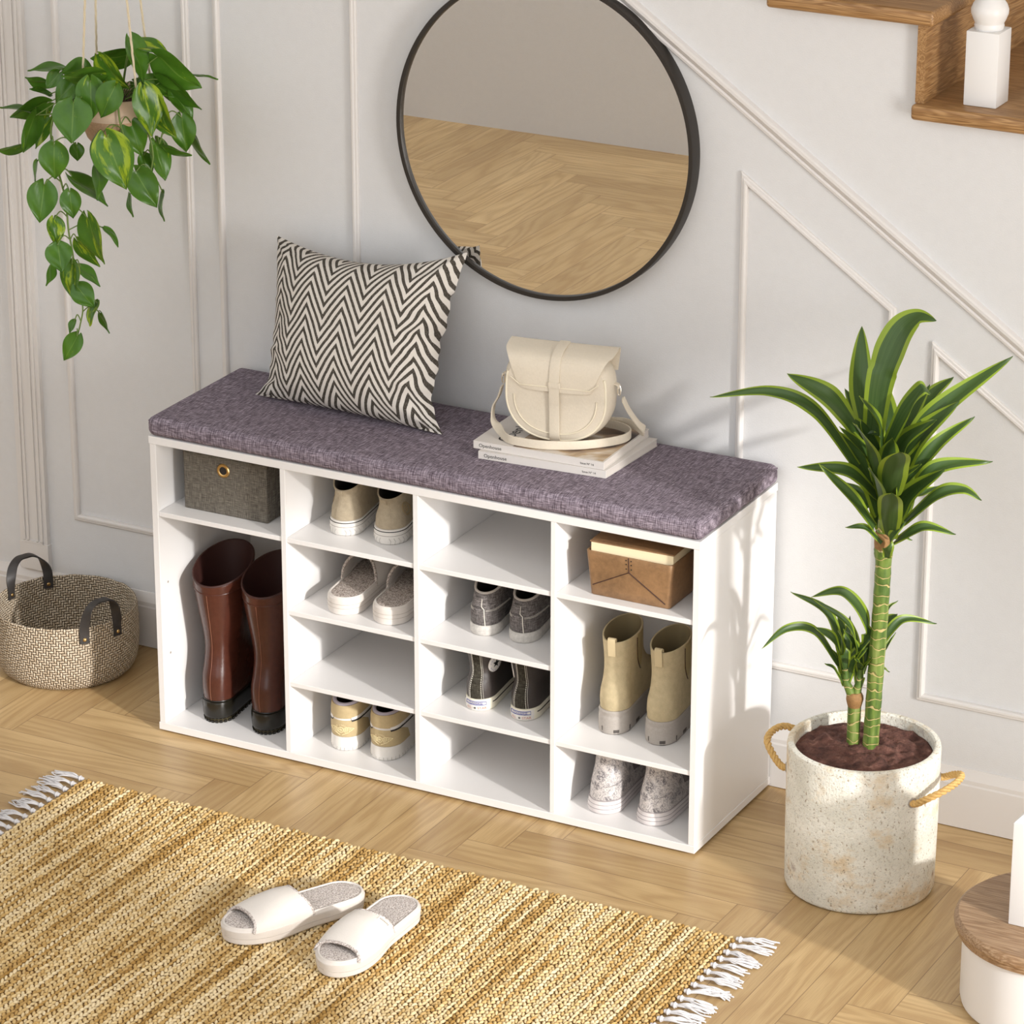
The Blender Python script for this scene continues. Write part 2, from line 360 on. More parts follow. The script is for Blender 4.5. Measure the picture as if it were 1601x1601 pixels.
TOILE = toile_material(); JUTE = rug_material(); JUTE_BASE = plain('jute_backing', srgb(126,92,46), .95)
FRINGE = plain('white_cotton_fringe', srgb(214,211,211), .9, nz=(.05, 500))
BASKET = basket_material(); STRAP = plain('dark_leather_strap', srgb(52,48,46), .5)
PAPER = plain('white_card', srgb(214,208,202), .5); PAGES = plain('page_edges', srgb(206,198,190), .8); PAGE_CREAM = plain('cream_pages', srgb(240,224,186), .8)
TERRACOTTA = plain('pinkish_clay', srgb(214,188,164), .8, nz=(.04, 120)); CLAY_DARK = plain('speckled_clay', srgb(186,152,122), .85, nz=(.14, 260))
POTHOS_LEAVES=[([-0.186,0.0624,1.1605],[-0.2335,0.0339,1.1592],0.0394,1.07,0),([-0.1349,0.0668,1.1596],[-0.1605,0.027,1.1656],0.0427,-0.0,0),([-0.18,0.0429,1.1575],[-0.1988,0.0308,1.132],0.0244,0.0,0),([-0.2201,0.0669,1.1275],[-0.2525,0.0494,1.1375],0.0271,-1.1,0),([-0.2132,0.0592,1.1131],[-0.2347,0.0369,1.1252],0.0229,0.92,0),([-0.2058,0.0405,1.1022],[-0.257,0.0103,1.0788],0.0445,-0.92,0),([-0.2285,0.0398,1.0804],[-0.2777,0.0099,1.0959],0.0425,1.38,0),([-0.211,0.0151,1.0869],[-0.2248,-0.0035,1.028],0.0443,-1.07,0),([-0.2032,0.0419,1.0781],[-0.2249,0.0275,1.0274],0.0389,0.61,1),([-0.1203,-0.0047,1.1255],[-0.1147,-0.0232,1.0641],0.0582,-0.0,0),([-0.1537,0.0455,1.1416],[-0.1742,0.0238,1.1131],0.0326,0.0,0),([-0.1009,0.0509,1.1633],[-0.1558,0.0195,1.1577],0.0452,-1.04,0),([-0.1057,0.0257,1.1571],[-0.1009,0.0197,1.0966],0.044,-0.0,0),([-0.0641,0.0364,1.1499],[-0.0858,0.0238,1.0988],0.0407,-0.0,0),([-0.1063,0.0593,1.1882],[-0.065,0.0721,1.1373],0.0481,0.92,1),([-0.0912,0.124,1.1799],[-0.1454,0.0928,1.173],0.0445,-1.03,0),([-0.1282,0.127,1.1527],[-0.145,0.1142,1.1299],0.0244,-0.0,0),([-0.066,0.0921,1.2176],[-0.0481,0.1014,1.1449],0.053,-0.93,0),([-0.0805,0.1183,1.2047],[-0.0257,0.1396,1.192],0.0425,-0.94,1),([-0.0336,0.1205,1.1851],[0.0307,0.1432,1.1342],0.061,0.94,0),([0.0113,0.167,1.149],[0.0459,0.1797,1.144],0.026,-1.38,0),([-0.035,0.1311,1.1437],[0.0226,0.1558,1.0941],0.0571,1.08,0),([-0.0234,0.1486,1.1191],[0.0064,0.1613,1.074],0.0393,-0.73,0),([-0.0227,0.0923,1.1201],[0.008,0.0976,1.0578],0.0498,0.92,1),([-0.0001,0.1383,1.0808],[0.0048,0.1398,1.0226],0.0383,-0.0,0),([-0.0269,0.0675,1.1431],[-0.0125,0.0666,1.0669],0.0551,-0.65,1),([-0.058,0.0963,1.1366],[-0.0281,0.1051,1.1093],0.0326,-0.0,0),([-0.0539,0.0645,1.0827],[-0.0361,0.0644,1.0299],0.0383,0.0,0),([-0.0618,0.0037,1.0706],[-0.0308,0.0066,0.9885],0.0603,0.0,1),([-0.0876,0.024,1.0663],[-0.1003,0.0163,1.0147],0.0368,1.04,0),([-0.0496,0.0668,0.997],[-0.017,0.0755,0.9397],0.044,-0.0,0),([-0.0538,0.0985,1.0168],[-0.0446,0.0996,0.9779],0.0279,-0.56,0),([-0.04,0.1171,1.037],[-0.0247,0.1193,0.9755],0.0442,-0.87,0),([-0.0204,0.1162,1.0315],[0.0201,0.1291,1.019],0.031,1.39,0),([0.0031,0.1626,1.0452],[0.032,0.1657,0.9979],0.0393,1.25,0),([-0.0265,0.113,0.9504],[-0.023,0.1034,0.9069],0.0314,1.25,0),([-0.0768,0.0863,0.9474],[-0.0726,0.0848,0.9116],0.025,1.27,0),([-0.1631,-0.0047,1.0457],[-0.1638,-0.0068,0.9899],0.0448,0.0,0),([-0.1409,0.0297,1.0413],[-0.1412,0.0295,1.0142],0.022,0.0,0),([-0.2085,0.0051,1.008],[-0.2116,0.0029,0.9703],0.0257,1.21,0),([-0.1866,-0.0059,0.9744],[-0.1894,-0.0196,0.9145],0.0456,-0.0,0),([-0.1443,0.0165,0.9899],[-0.0893,0.0357,0.9443],0.0527,-1.05,0),([-0.0911,0.0221,1.0186],[-0.095,0.0198,0.9561],0.0428,-1.01,0),([-0.1432,0.0058,0.9648],[-0.138,0.0042,0.9214],0.0318,0.0,0),([-0.1741,0.0007,0.9142],[-0.1665,-0.0058,0.8735],0.0295,-0.55,1),([-0.1124,0.0108,0.9224],[-0.0879,0.0121,0.8475],0.0554,0.83,1),([-0.1398,0.0189,0.8749],[-0.1089,0.0314,0.8326],0.0378,0.9,1),([-0.1034,0.0495,0.8942],[-0.0793,0.0502,0.8679],0.025,-1.06,0),([-0.2524,0.0271,1.0242],[-0.2884,0.0062,1.0163],0.0296,-1.18,0),([-0.1589,-0.0138,0.8751],[-0.1444,-0.0268,0.8351],0.0407,0.0,0),([-0.1503,0.0133,0.8349],[-0.1517,0.0081,0.778],0.0388,0.57,1),([-0.1868,0.0053,0.8304],[-0.1922,-0.0025,0.7955],0.0248,-1.24,0),([-0.1437,0.0282,0.8261],[-0.1149,0.0412,0.7947],0.0313,-0.99,0),([-0.1389,0.0081,0.7984],[-0.1088,0.0105,0.7668],0.0342,0.0,0),([-0.1151,0.032,0.7651],[-0.1261,0.0202,0.7281],0.0275,0.97,1),([-0.1168,0.0424,0.7433],[-0.1028,0.0441,0.7104],0.0248,1.06,0),([-0.1564,0.0214,0.7295],[-0.165,0.0154,0.7048],0.0178,0.81,0),([-0.1473,0.0149,0.706],[-0.1682,0.0031,0.6638],0.0293,0.0,0),([-0.0744,0.1102,1.1383],[-0.0426,0.119,1.1175],0.0244,0.0,0),([-0.1339,0.1126,1.1366],[-0.1092,0.1175,1.1136],0.0224,-0.0,0),([-0.062,0.1281,1.1419],[-0.0197,0.1426,1.1147],0.0372,-0.7,0),([-0.0497,0.1686,1.1465],[-0.0192,0.1712,1.108],0.0348,0.79,0),([-0.1675,0.0608,1.1238],[-0.1827,0.0528,1.0989],0.0244,-0.0,0)]
POTHOS_VINES=[[[-0.1425,0.0232,1.1111],[-0.16,0.0139,1.1152],[-0.1739,0.0065,1.078],[-0.1752,0.0058,1.0448],[-0.1712,0.0079,1.0114],[-0.1637,0.0119,0.978],[-0.158,0.0149,0.9401],[-0.1563,0.0159,0.8937],[-0.1522,0.018,0.8597],[-0.1484,0.02,0.8171],[-0.1427,0.0231,0.7785],[-0.1401,0.0244,0.7527],[-0.1447,0.022,0.7268],[-0.1502,0.0191,0.7043]],[[-0.0668,0.0407,1.133],[-0.0633,0.0425,1.1124],[-0.0613,0.0436,1.0877],[-0.0552,0.0468,1.0587]],[[-0.0526,0.0765,1.1263],[-0.0335,0.0866,1.06],[-0.0285,0.0893,1.0267],[-0.0306,0.0882,1.0058],[-0.0343,0.0862,0.9807]],[[-0.0357,0.1081,1.1126],[-0.0219,0.1154,1.0753],[-0.0295,0.1114,1.0377]],[[-0.1623,0.0522,1.1099],[-0.1845,0.0405,1.0892],[-0.2168,0.0234,1.085]]]
DRACAENA_LEAVES=[([[1.3063,0.0481,0.7656],[1.3139,0.0521,0.8604],[1.3305,0.0722,0.9274],[1.3515,0.0946,0.9517],[1.3818,0.0994,0.9486]],0.0452),([[1.3001,0.0448,0.7692],[1.2684,0.0845,0.8391],[1.2476,0.1301,0.9097]],0.0362),([[1.296,0.0426,0.7545],[1.2545,-0.0021,0.8349],[1.1868,-0.0154,0.8669]],0.039),([[1.2866,0.0376,0.714],[1.2277,0.0063,0.8058],[1.1552,-0.0095,0.8315],[1.0706,-0.043,0.8177]],0.023),([[1.3219,0.045,0.7325],[1.3571,0.041,0.8167],[1.3872,0.0343,0.8607],[1.3965,0.0506,0.8474]],0.0334),([[1.341,0.0665,0.7288],[1.3944,0.0948,0.8095],[1.4805,0.1744,0.8844]],0.0348),([[1.3388,0.0992,0.7729],[1.3627,0.1459,0.8136],[1.3836,0.1796,0.833]],0.0209),([[1.3174,0.0426,0.6845],[1.3281,-0.0083,0.7659],[1.3318,-0.0856,0.8315]],0.039),([[1.3413,0.044,0.6773],[1.3652,-0.0113,0.7407],[1.3976,-0.0733,0.7953]],0.041),([[1.3421,0.0444,0.6066],[1.3592,-0.0032,0.671],[1.382,-0.0589,0.7217]],0.0348),([[1.3501,0.0713,0.6881],[1.3863,0.1131,0.7453],[1.4259,0.1681,0.7785]],0.023),([[1.3515,0.072,0.6472],[1.3992,0.0747,0.7197],[1.4743,0.1259,0.7266]],0.0264),([[1.3524,0.0725,0.6211],[1.4074,0.0677,0.6812],[1.4471,0.0775,0.6924],[1.4757,0.0813,0.6779]],0.0209),([[1.3156,0.053,0.6658],[1.2807,0.0118,0.7161],[1.2121,-0.0246,0.7216]],0.0243),([[1.3217,0.0336,0.6216],[1.2988,-0.0012,0.6777],[1.2531,-0.0368,0.7385]],0.0236),([[1.3318,0.0389,0.5954],[1.3117,0.017,0.6255],[1.2881,-0.0069,0.6295]],0.0111),([[1.3426,0.0673,0.5911],[1.3874,0.0684,0.6234],[1.4359,0.0828,0.6136]],0.0174),([[1.3396,0.0431,0.5711],[1.3496,0.0258,0.6109],[1.3737,0.0272,0.6428]],0.0195),([[1.3397,0.0658,0.5855],[1.3532,0.0729,0.5967],[1.3657,0.0795,0.5919]],0.0077),([[1.298,0.0663,0.6394],[1.2795,0.0678,0.6616],[1.2514,0.0755,0.67]],0.0139),([[1.3427,0.1013,0.6579],[1.36,0.1331,0.6539],[1.3741,0.1632,0.6556]],0.0139),([[1.3149,0.0639,0.6171],[1.3062,0.0593,0.647],[1.2977,0.0548,0.6731]],0.0209),([[1.3389,0.0879,0.6131],[1.3425,0.1125,0.6428],[1.3499,0.1278,0.6764]],0.0209),([[1.3117,0.0622,0.7139],[1.3019,0.0457,0.7619],[1.2888,0.0388,0.7912]],0.0243),([[1.3238,0.08,0.6953],[1.3345,0.0857,0.7397],[1.3424,0.0899,0.7766]],0.0278)]
OFFSHOOT_LEAVES=[([[1.2998,0.0672,0.3706],[1.3082,0.049,0.4516],[1.2774,0.0214,0.5092],[1.2371,-0.0113,0.5048]],0.0226),([[1.293,0.0636,0.3755],[1.2868,0.0264,0.4535],[1.2332,-0.0021,0.4997]],0.0122),([[1.2727,0.0528,0.3585],[1.2476,0.0395,0.4574],[1.1924,0.0103,0.4966]],0.0157),([[1.2675,0.0388,0.3751],[1.2405,0.0018,0.4425],[1.2036,-0.0291,0.4506],[1.1743,-0.0559,0.4205]],0.0157),([[1.2765,0.0435,0.363],[1.272,0.0072,0.4315],[1.2473,-0.0172,0.4578]],0.0192),([[1.3139,0.0747,0.3948],[1.3399,0.1111,0.4402],[1.3867,0.1473,0.4292]],0.0148),([[1.3109,0.0958,0.4296],[1.3142,0.1201,0.4524],[1.3238,0.1366,0.4602]],0.0052),([[1.3201,0.078,0.3852],[1.3218,0.1015,0.3958],[1.3299,0.1172,0.4142]],0.0052),([[1.2755,0.043,0.3436],[1.2637,0.0254,0.3747],[1.2548,0.0094,0.3868]],0.0065),([[1.3039,0.0581,0.363],[1.3043,0.0356,0.3887],[1.3039,0.0128,0.4033]],0.0105),([[1.3188,0.0773,0.3634],[1.3266,0.0814,0.3648],[1.3346,0.0857,0.3585]],0.0044),([[1.3114,0.096,0.4151],[1.3149,0.1205,0.4307],[1.3238,0.1366,0.4371]],0.0183),([[1.2714,0.0635,0.3759],[1.2603,0.0689,0.4199],[1.2478,0.0736,0.4446]],0.0131),([[1.2836,0.0699,0.3614],[1.2764,0.0774,0.4054],[1.2636,0.082,0.4398]],0.0148)]
TRUNK=[[1.3194,0.055,0.2428],[1.3218,0.0563,0.3354],[1.3256,0.0583,0.4673],[1.3272,0.0591,0.5541],[1.3261,0.0586,0.5864],[1.3293,0.0602,0.6506],[1.327,0.059,0.7459]]
OFFSHOOT=[[[1.29,0.053,0.254],[1.2902,0.0531,0.3077]],[[1.2852,0.0504,0.3244],[1.2765,0.0458,0.3466],[1.275,0.045,0.3677]],[[1.2915,0.0538,0.3244],[1.2954,0.0558,0.3433],[1.2974,0.0569,0.3677]]]
# ------------------------------------------------------------------ the room
mb = MB().box(-3.2, 5.2, -6.2, 1.3, -.06, 0); struct('floor', mb, FLOOR, smooth=False)
WY = .312
# back wall: full height on the left, cut to the underside of the open stair on the right
STEPS = [(-3, 1.652), (-2, 1.502), (-1, 1.352), (0, 1.202), (1, 1.052), (2, .902), (3, .752), (4, .602), (5, .452), (6, .302), (7, .152)]
X0 = 1.254; RUN = .250
pts = [(-3.0, 0), (X0+RUN*8, 0)]
for k, z in reversed(STEPS): pts += [(X0+RUN*(k+1), z), (X0+RUN*k, z)]
pts += [(X0-RUN*3, 2.7), (-3.0, 2.7)]
q = []
for p in pts:
    if not q or (abs(p[0]-q[-1][0]) > 1e-6 or abs(p[1]-q[-1][1]) > 1e-6): q.append(p)
n = len(q)
mb = MB().add([(x, WY, z) for x, z in q]+[(x, WY+.05, z) for x, z in q], [tuple(range(n)), tuple(range(2*n-1, n-1, -1))]+[(i, (i+1) % n, n+(i+1) % n, n+i) for i in range(n)])
struct('wall_back', mb, WALL, smooth=False)
struct('wall_stair', MB().box(-3.0, 5.2, 1.22, 1.27, 0, 2.7), WALL, smooth=False)
struct('wall_front', MB().box(-3.0, -.2, -3.24, -3.18, 0, 2.2).box(-.2, 1.35, -3.24, -3.18, 0, 1.2), WALL, smooth=False)  # left stretch made taller than the right to darken the lower-left corner
struct('wall_left', MB().box(-3.06, -3.0, -3.24, 1.27, 0, 2.7), WALL, smooth=False)
struct('wall_right_sun_mask', MB().box(5.2, 5.26, -6.2, -2.6, 0, 3.6).box(5.2, 5.26, -1.40, 1.27, 0, 2.7).box(5.2, 5.26, -2.6, -1.40, 2.25, 3.6), WALL, smooth=False)  # unseen wall, added; opening edges and extra height shaped to trim the sun
struct('ceiling_sky_block', MB().box(-3.06, 5.26, -1.5, 1.27, 2.7, 2.76), WALL, smooth=False)  # unseen partial slab, added to block sky light from above the bench
def profile_x(x0, x1, prof):
    return MB().loft([[(x, y, z) for y, z in prof] for x in (x0, x1)], True, True, True)
struct('baseboard_back', profile_x(-3.0, 3.05, [(WY, 0.0015), (.3008, 0.0015), (.3008, .080), (.3022, .083), (.3022, .090), (.3075, .101), (.3095, .107), (WY, .1075)]), TRIM, angle=20)
def poly_offset(P, d):
    out = []; m = len(P); A = sum(P[i][0]*P[(i+1) % m][1]-P[(i+1) % m][0]*P[i][1] for i in range(m)); sg = 1 if A > 0 else -1
    for i in range(m):
        a, b, c = Vector(P[i-1]), Vector(P[i]), Vector(P[(i+1) % m]); e1 = (b-a).normalized(); e2 = (c-b).normalized()
        n1 = Vector((-e1.y, e1.x))*sg; n2 = Vector((-e2.y, e2.x))*sg; bi = (n1+n2).normalized(); out.append(b+bi*(d/max(.2, bi.dot(n1))))
    return out
def moulding(name, P, w=.0125):
    rings = []
    for d, h in ((0, 0), (0, .0045), (.0015, .006), (w*.38, .0065), (w*.5, .0085), (w*.75, .0085), (w*.95, .006), (w, .0035), (w, 0)):
        rings.append([(q.x, WY-h, q.y) for q in poly_offset(P, d)])
    struct(name, MB().loft(rings), TRIM, angle=25)
moulding('trim_1', [(-.378, .2235), (-.0935, .2235), (-.0935, 2.5), (-.378, 2.5)])
moulding('trim_2', [(-.0425, .2235), (.2425, .2235), (.2425, 2.5), (-.0425, 2.5)])
moulding('trim_3', [(.957, .216), (1.232, .216), (1.232, .884), (.957, 1.073)])
moulding('trim_4', [(1.296, .214), (1.93, .214), (1.93, .402), (1.296, .838)])
# stepped stair skirting moulding that runs down the wall
def rail_mb():
    a = Vector((.35, 1.5840)); b = Vector((2.60, .0430)); d = (b-a).normalized(); nn = Vector((-d.y, d.x))
    if nn.y < 0: nn = -nn
    prof = [(0, 0), (0, .005), (.002, .0075), (.006, .0085), (.0085, .006), (.010, .008), (.018, .014), (.0225, .014), (.0245, .010), (.0255, 0)]
    return MB().loft([[(p.x+nn.x*t, WY-h, p.y+nn.y*t) for t, h in prof] for p in (a, b)], True, True, True)
struct('trim_5', rail_mb(), TRIM, angle=20)
def pilaster():
    m = MB(); x0, x1 = -.499, -.436
    m.box(x0, x1, .300, WY, .1085, .162); m.box(x0+.001, x1-.0015, .3015, WY, .162, 2.5)
    for a, b in ((x0+.010, x0+.014), (x0+.018, x0+.0225), (x1-.024, x1-.020), (x1-.015, x1-.010)): m.box(a, b, .2985, .3016, .166, 2.5)
    m.box(x0+.010, x1-.010, .2985, .3016, .1622, .167); return m
struct('trim_6', pilaster(), TRIM, smooth=False)

# ------------------------------------------------------------------ open stair behind the wall
st = thing('staircase', 'dark oak open staircase climbing to the left above the white panelled wall', 'staircase', (X0, .30, 1.2))
for k, z in STEPS:
    if k > 2: continue
    x = X0+RUN*k
    obj('tread', MB().box(x-.002, x+RUN+.030, .284, 1.215, z, z+.025, .006, 3), STAIR_X if k < 1 else STAIR_X, st, world=True)
    obj('riser', MB().box(x, x+.0145, .298, 1.21, z+.0252, z+.1498), STAIR_Y, st, smooth=False, world=True)
bx, by, bz = 1.352, .347, 1.2272
bal = MB().box(bx-.027, bx+.027, by-.027, by+.027, bz, bz+.118, .0015)
bal.lathe([(0, .117), (.021, .117), (.0225, .120), (.0235, .124), (.0225, .128), (.0255, .134), (.0290, .143), (.0293, .150), (.0265, .158), (.0205, .166), (.0175, .171), (.0180, .175), (.0205, .1765), (.0205, .180), (.0185, .182), (.0165, .188), (.0175, .24), (.020, .34), (.0175, .50), (.015, .60), (.019, .61), (.019, .62), (.015, .63), (.015, .80), (0, .80)], 32, (bx, by, bz))
obj('baluster', bal, NEWEL, st, world=True)

# ------------------------------------------------------------------ round starting step with its newel
sc_ = (1.733, -.186)
ss = thing('starting_step', 'round white starting step with brown oak top at bottom right corner', 'step', (sc_[0], sc_[1], 0))
obj('riser', MB().lathe([(0, .001), (.138, .001), (.144, .006), (.146, .015), (.146, .121), (0, .121)], 72), NEWEL, ss)
obj('tread', MB().lathe([(0, .1215), (.150, .1215), (.155, .1235), (.1565, .128), (.1565, .131), (.159, .134), (.160, .139), (.158, .1455), (.153, .1495), (0, .150)], 96), STEP_OAK, ss, angle=25)
nb = MB(); a = .050; cx, cy = -.011, -.014
nb.box(cx-a, cx+a, cy-a, cy+a, .1502, .318, .0015)
nb.loft([[(cx+s*x, cy+s*y, z) for x, y in ((-1,-1),(1,-1),(1,1),(-1,1))] for s, z in ((a-.001, .3175), (a-.012, .330), (a-.022, .337))], True, False, True)
nb.lathe([(.028, .334), (.030, .340), (.026, .348), (.025, .372), (.028, .384), (.038, .402), (.041, .412), (.041, .480), (.038, .500), (.030, .58), (.03, .95), (.045, .96), (.045, 1.02), (0, 1.03)], 40, (cx, cy, 0))
obj('newel_post', nb, NEWEL, ss, angle=30)

# ------------------------------------------------------------------ shoe bench
W, D, ZB, ZT, T = 1.04, .2995, .005, .5549, .0139
bench = thing('shoe_bench', 'white shoe storage bench with open cubbies standing against the panelled wall', 'shoe bench', (W/2, D/2, 0))
BE = .0006
def board(name, *b): return obj(name, MB().box(*b, BE, 1), WHITE_BOARD, bench, world=True, angle=25)
board('top_board', 0, W, 0, D, ZT-T, ZT)
board('bottom_board', 0, W, 0, D, ZB, ZB+T)
zi0, zi1 = ZB+T+.0001, ZT-T-.0001
for a, b in ((.0015, .0135), (1.0278, 1.0392)): board('side_panel', a, b, .001, D-.002, zi0, zi1)
for a, b in ((.2605, .2705), (.5166, .5264), (.7727, .7818)): board('divider', a, b, .001, D-.006, zi0, zi1)
board('back_panel', .0136, 1.0277, D-.0058, D-.0028, zi0, zi1)
SH = {1: (.0137, .2603), 2: (.2707, .5164), 3: (.5266, .7725), 4: (.782, 1.0276)}
A3, A2, A1, A0 = .4172, .2845, .1515, .0189
for c, zz in ((1, [A3]), (2, [A3, A2, A1]), (3, [A3, A2, A1]), (4, [A3, A1])):
    for z in zz: board('shelf', SH[c][0], SH[c][1], .003, D-.0062, z-.0088, z)
for x in (.02, 1.02):
    for y in (.02, .28): obj('foot', MB().lathe([(0, .0003), (.008, .0003), (.009, .001), (.009, ZB-.0001), (0, ZB-.0001)], 20, (x, y, 0)), NEWEL, bench, world=True)
for z in (.2791, .1451): obj('peg_hole', MB().tube([(.01351, .024, z), (.0139, .024, z)], .0022, 12), GREY_RUBBER, bench, world=True)

# cushion: superelliptic pad
def pad(x0, x1, y0, y1, z0, z1, rc, re):
    rings = []; n = 26
    def outline(ins, z):
        r = max(rc-ins, .001); o = []
        for cx, cy, a0 in ((x1-rc, y0+rc, -PI/2), (x1-rc, y1-rc, 0), (x0+rc, y1-rc, PI/2), (x0+rc, y0+rc, PI)):
            for i in range(n//2+1):
                a = a0+PI/2*i/(n//2); o.append((cx+math.cos(a)*r+(0), cy+math.sin(a)*r, z))
        return o
    hh = (z1-z0)
    for i in range(9):
        a = PI/2*i/8; rings.append(outline(re*(1-math.sin(a)), z0+re*(1-math.cos(a))))
    for i in range(9):
        a = PI/2*i/8; rings.append(outline(re*(1-math.cos(a)), z1-re*(1-math.sin(a))))
    base = rings[-1]; cxm, cym = (x0+x1)/2, (y0+y1)/2
    for s, dz in ((.97, .0006), (.9, .0012), (.7, .0016), (.4, .0018), (.05, .0018)):
        rings.append([(cxm+(p[0]-cxm)*s, cym+(p[1]-cym)*s, z1+dz) for p in base])
    return MB().loft(rings, True, True, True)
cu = thing('bench_cushion', 'mauve grey linen seat cushion lying on top of the white bench', 'cushion', (W/2, D/2, ZT))
obj('cover', pad(-.0025, W+.003, -.003, D+.0005, ZT+.0003, ZT+.0345, .014, .0125), LINEN, cu, world=True, angle=60)
ez = ZT+.0265
obj('piping', MB().tube([(W+.0005, .004, ez), (W+.0012, .012, ez), (W+.0012, D-.014, ez), (W-.001, D-.004, ez)], .0016, 8), LINEN, cu, world=True)
obj('piping', MB().tube([(.0005, .004, ez), (-.0012, .012, ez), (-.0012, D-.014, ez), (.001, D-.004, ez)], .0016, 8), LINEN, cu, world=True)
CT = ZT+.0363

# ------------------------------------------------------------------ chevron pillow
def pillow():
    bl, br, tr, tl = Vector((.138, .166, CT+.004)), Vector((.466, .150, CT+.002)), Vector((.476, .268, .878)), Vector((.106, .262, .855))
    nn = ((br-bl).cross(tl-bl)).normalized(); n = 64; m = MB(); m.uv = []
    if nn.y > 0: nn = -nn
    F = []
    for side in (1, -1):
        o = len(m.v)
        for j in range(n+1):
            for i in range(n+1):
                u, v = i/n, j/n; a, b = 2*u-1, 2*v-1
                p = bl*(1-u)*(1-v)+br*u*(1-v)+tr*u*v+tl*(1-u)*v
                ex, ey = (br-bl).normalized(), (tl-bl).normalized()
                p = p+ey*(-.034*(1-a*a)*max(0, b)**3*1.0+.004*(1-a*a)*max(0, -b)**3)
                p = p+ex*(-.013*(1-b*b)*a*abs(a)**2+a*.026*max(0, 1-v/.17)**1.6)
                t = ((1-abs(a)**2.6)*(1-abs(b)**2.6)); t = max(t, 0)**.55
                sag = 1.0+.28*max(0, -b)*(1-b*b)
                h = (.072 if side > 0 else .034)*t*sag
                ed = max(abs(a), abs(b)); cr = (abs(a)*abs(b))**2
                wv = Vector((u*7, v*7, 3.1 if side > 0 else 8.7))
                fold = math.sin(9*math.atan2(1-abs(b)+.02, 1-abs(a)+.02)+6*noise.noise(wv*.6))*.0075*cr*(1-ed**14)
                rip = .0045*noise.noise(Vector((u*5, v*22, 1.0)))*max(0, abs(a)-.5)*3.4*(1-abs(a)**12)*(1.2-v)+.0025*noise.noise(wv)*t
                ew = max(0, abs(a)-.5)/.5*(1.15-.8*v)
                p = p+nn*(h+fold+rip+.011*ew*noise.noise(Vector((u*6, v*15, 4.0)))*(1-abs(a)**10))*side+ex*(.010*ew*noise.noise(Vector((u*4, v*13, 9.0)))*(1-b**8))+ey*(.010*ew*noise.noise(Vector((u*11, v*9, 2.0)))*(1-b**8))
                if p.z < CT+.0012: p.z = CT+.0012
                m.v.append(tuple(p)); m.uv.append((u, v))
        for j in range(n):
            for i in range(n):
                k = o+j*(n+1)+i; F.append((k, k+1, k+n+2, k+n+1))
    m.f = F; return m
pl = thing('throw_pillow', 'black and white chevron throw pillow leaning on the wall on the mauve cushion', 'pillow', (.30, .2, CT))
po = obj('cover', pillow(), CHEVRON, pl, world=True, angle=80)

# ------------------------------------------------------------------ round mirror
mc = (.607, 1.085)
mi = thing('round_mirror', 'large round wall mirror with a thin black metal frame', 'mirror', (mc[0], WY, mc[1]))
def ring_y(prof, n=160): return MB().loft([[(mc[0]+r*math.cos(2*PI*j/n), y, mc[1]+r*math.sin(2*PI*j/n)) for j in range(n)] for r, y in prof], True)
fr = ring_y([(.2745, WY-.0005), (.2750, .284), (.2742, .2825), (.2675, .2825), (.2668, .284), (.2668, WY-.0005), (.2745, WY-.0005)])
obj('frame', fr, BLACK_METAL, mi, world=True, angle=30)
gl = MB().loft([[(mc[0]+.2667*math.cos(2*PI*j/160), y, mc[1]+.2667*math.sin(2*PI*j/160)) for j in range(160)] for y in (.289, .295)], True, True, True)
obj('mirror_glass', gl, glass_mirror(), mi, world=True, angle=20)

# ------------------------------------------------------------------ magazines
def magazine(c, ex, ey, L, B, z0, label, cover_art):
    """c front-left corner on the ground plane, ex along the spine, ey into the depth"""
    t = thing('magazine', label, 'magazine', (c[0], c[1], z0), math.atan2(ex[1], ex[0]), 'magazines under the handbag'); h = .0134
    sh = ey[0]*ex[0]+ey[1]*ex[1]; dp = ey[1]*ex[0]-ey[0]*ex[1]
    def P(u, v, z): return (u*L+v*B*sh, v*B*dp, z)
    def slab(u0, u1, v0, v1, za, zb):
        return MB().add([P(u, v, z) for z in (za, zb) for u, v in ((u0, v0), (u1, v0), (u1, v1), (u0, v1))], [(0,3,2,1),(4,5,6,7),(0,1,5,4),(1,2,6,5),(2,3,7,6),(3,0,4,7)])
    obj('cover', slab(0, 1, 0, .012, .0002, h).add(*_sl(slab(0, 1, .012, 1, .0002, .0012))).add(*_sl(slab(0, 1, .012, 1, h-.0010, h))), PAPER, t, smooth=False)
    obj('pages', slab(.004, .996, .0122, .992, .0013, h-.0011), PAGES, t, smooth=False)
    ti = MB(); put_text(ti, 'Openhouse', .0088, lambda x, y: (.010+x, -.0003, .0038+y)); obj('title_text', ti, INK, t, smooth=False)
    ti = MB(); put_text(ti, 'Issue N\u00ba 14', .0052, lambda x, y: (L-.042+x, -.0003, .0045+y)); obj('issue_text', ti, INK, t, smooth=False)
    if cover_art:
        ph = MB()
        n = 14
        for i in range(n):
            for j in range(n): pass
        obj('cover_photo', slab(.30, .985, .02, .97, h+.0001, h+.0003), PHOTO, t, smooth=False)
        ti = MB(); put_text(ti, 'Openhouse', .030, lambda x, y: P(.225-y/L, .10+x/B, h+.0004)); obj('cover_title', ti, INK, t, smooth=False)
    return t
def _sl(m): return m.v, m.f
kk = N('cover_photograph'); vv = kk.noise(kk.coord(), 14.0, 3.0, .5, 1.0)
kk.set(kk.b, 'Base Color', kk.ramp(vv, [(.34, srgb(60,48,42)), (.46, srgb(134,110,90)), (.56, srgb(176,150,116)), (.66, srgb(206,196,184))])); kk.b.inputs['Roughness'].default_value = .4; PHOTO = kk.m
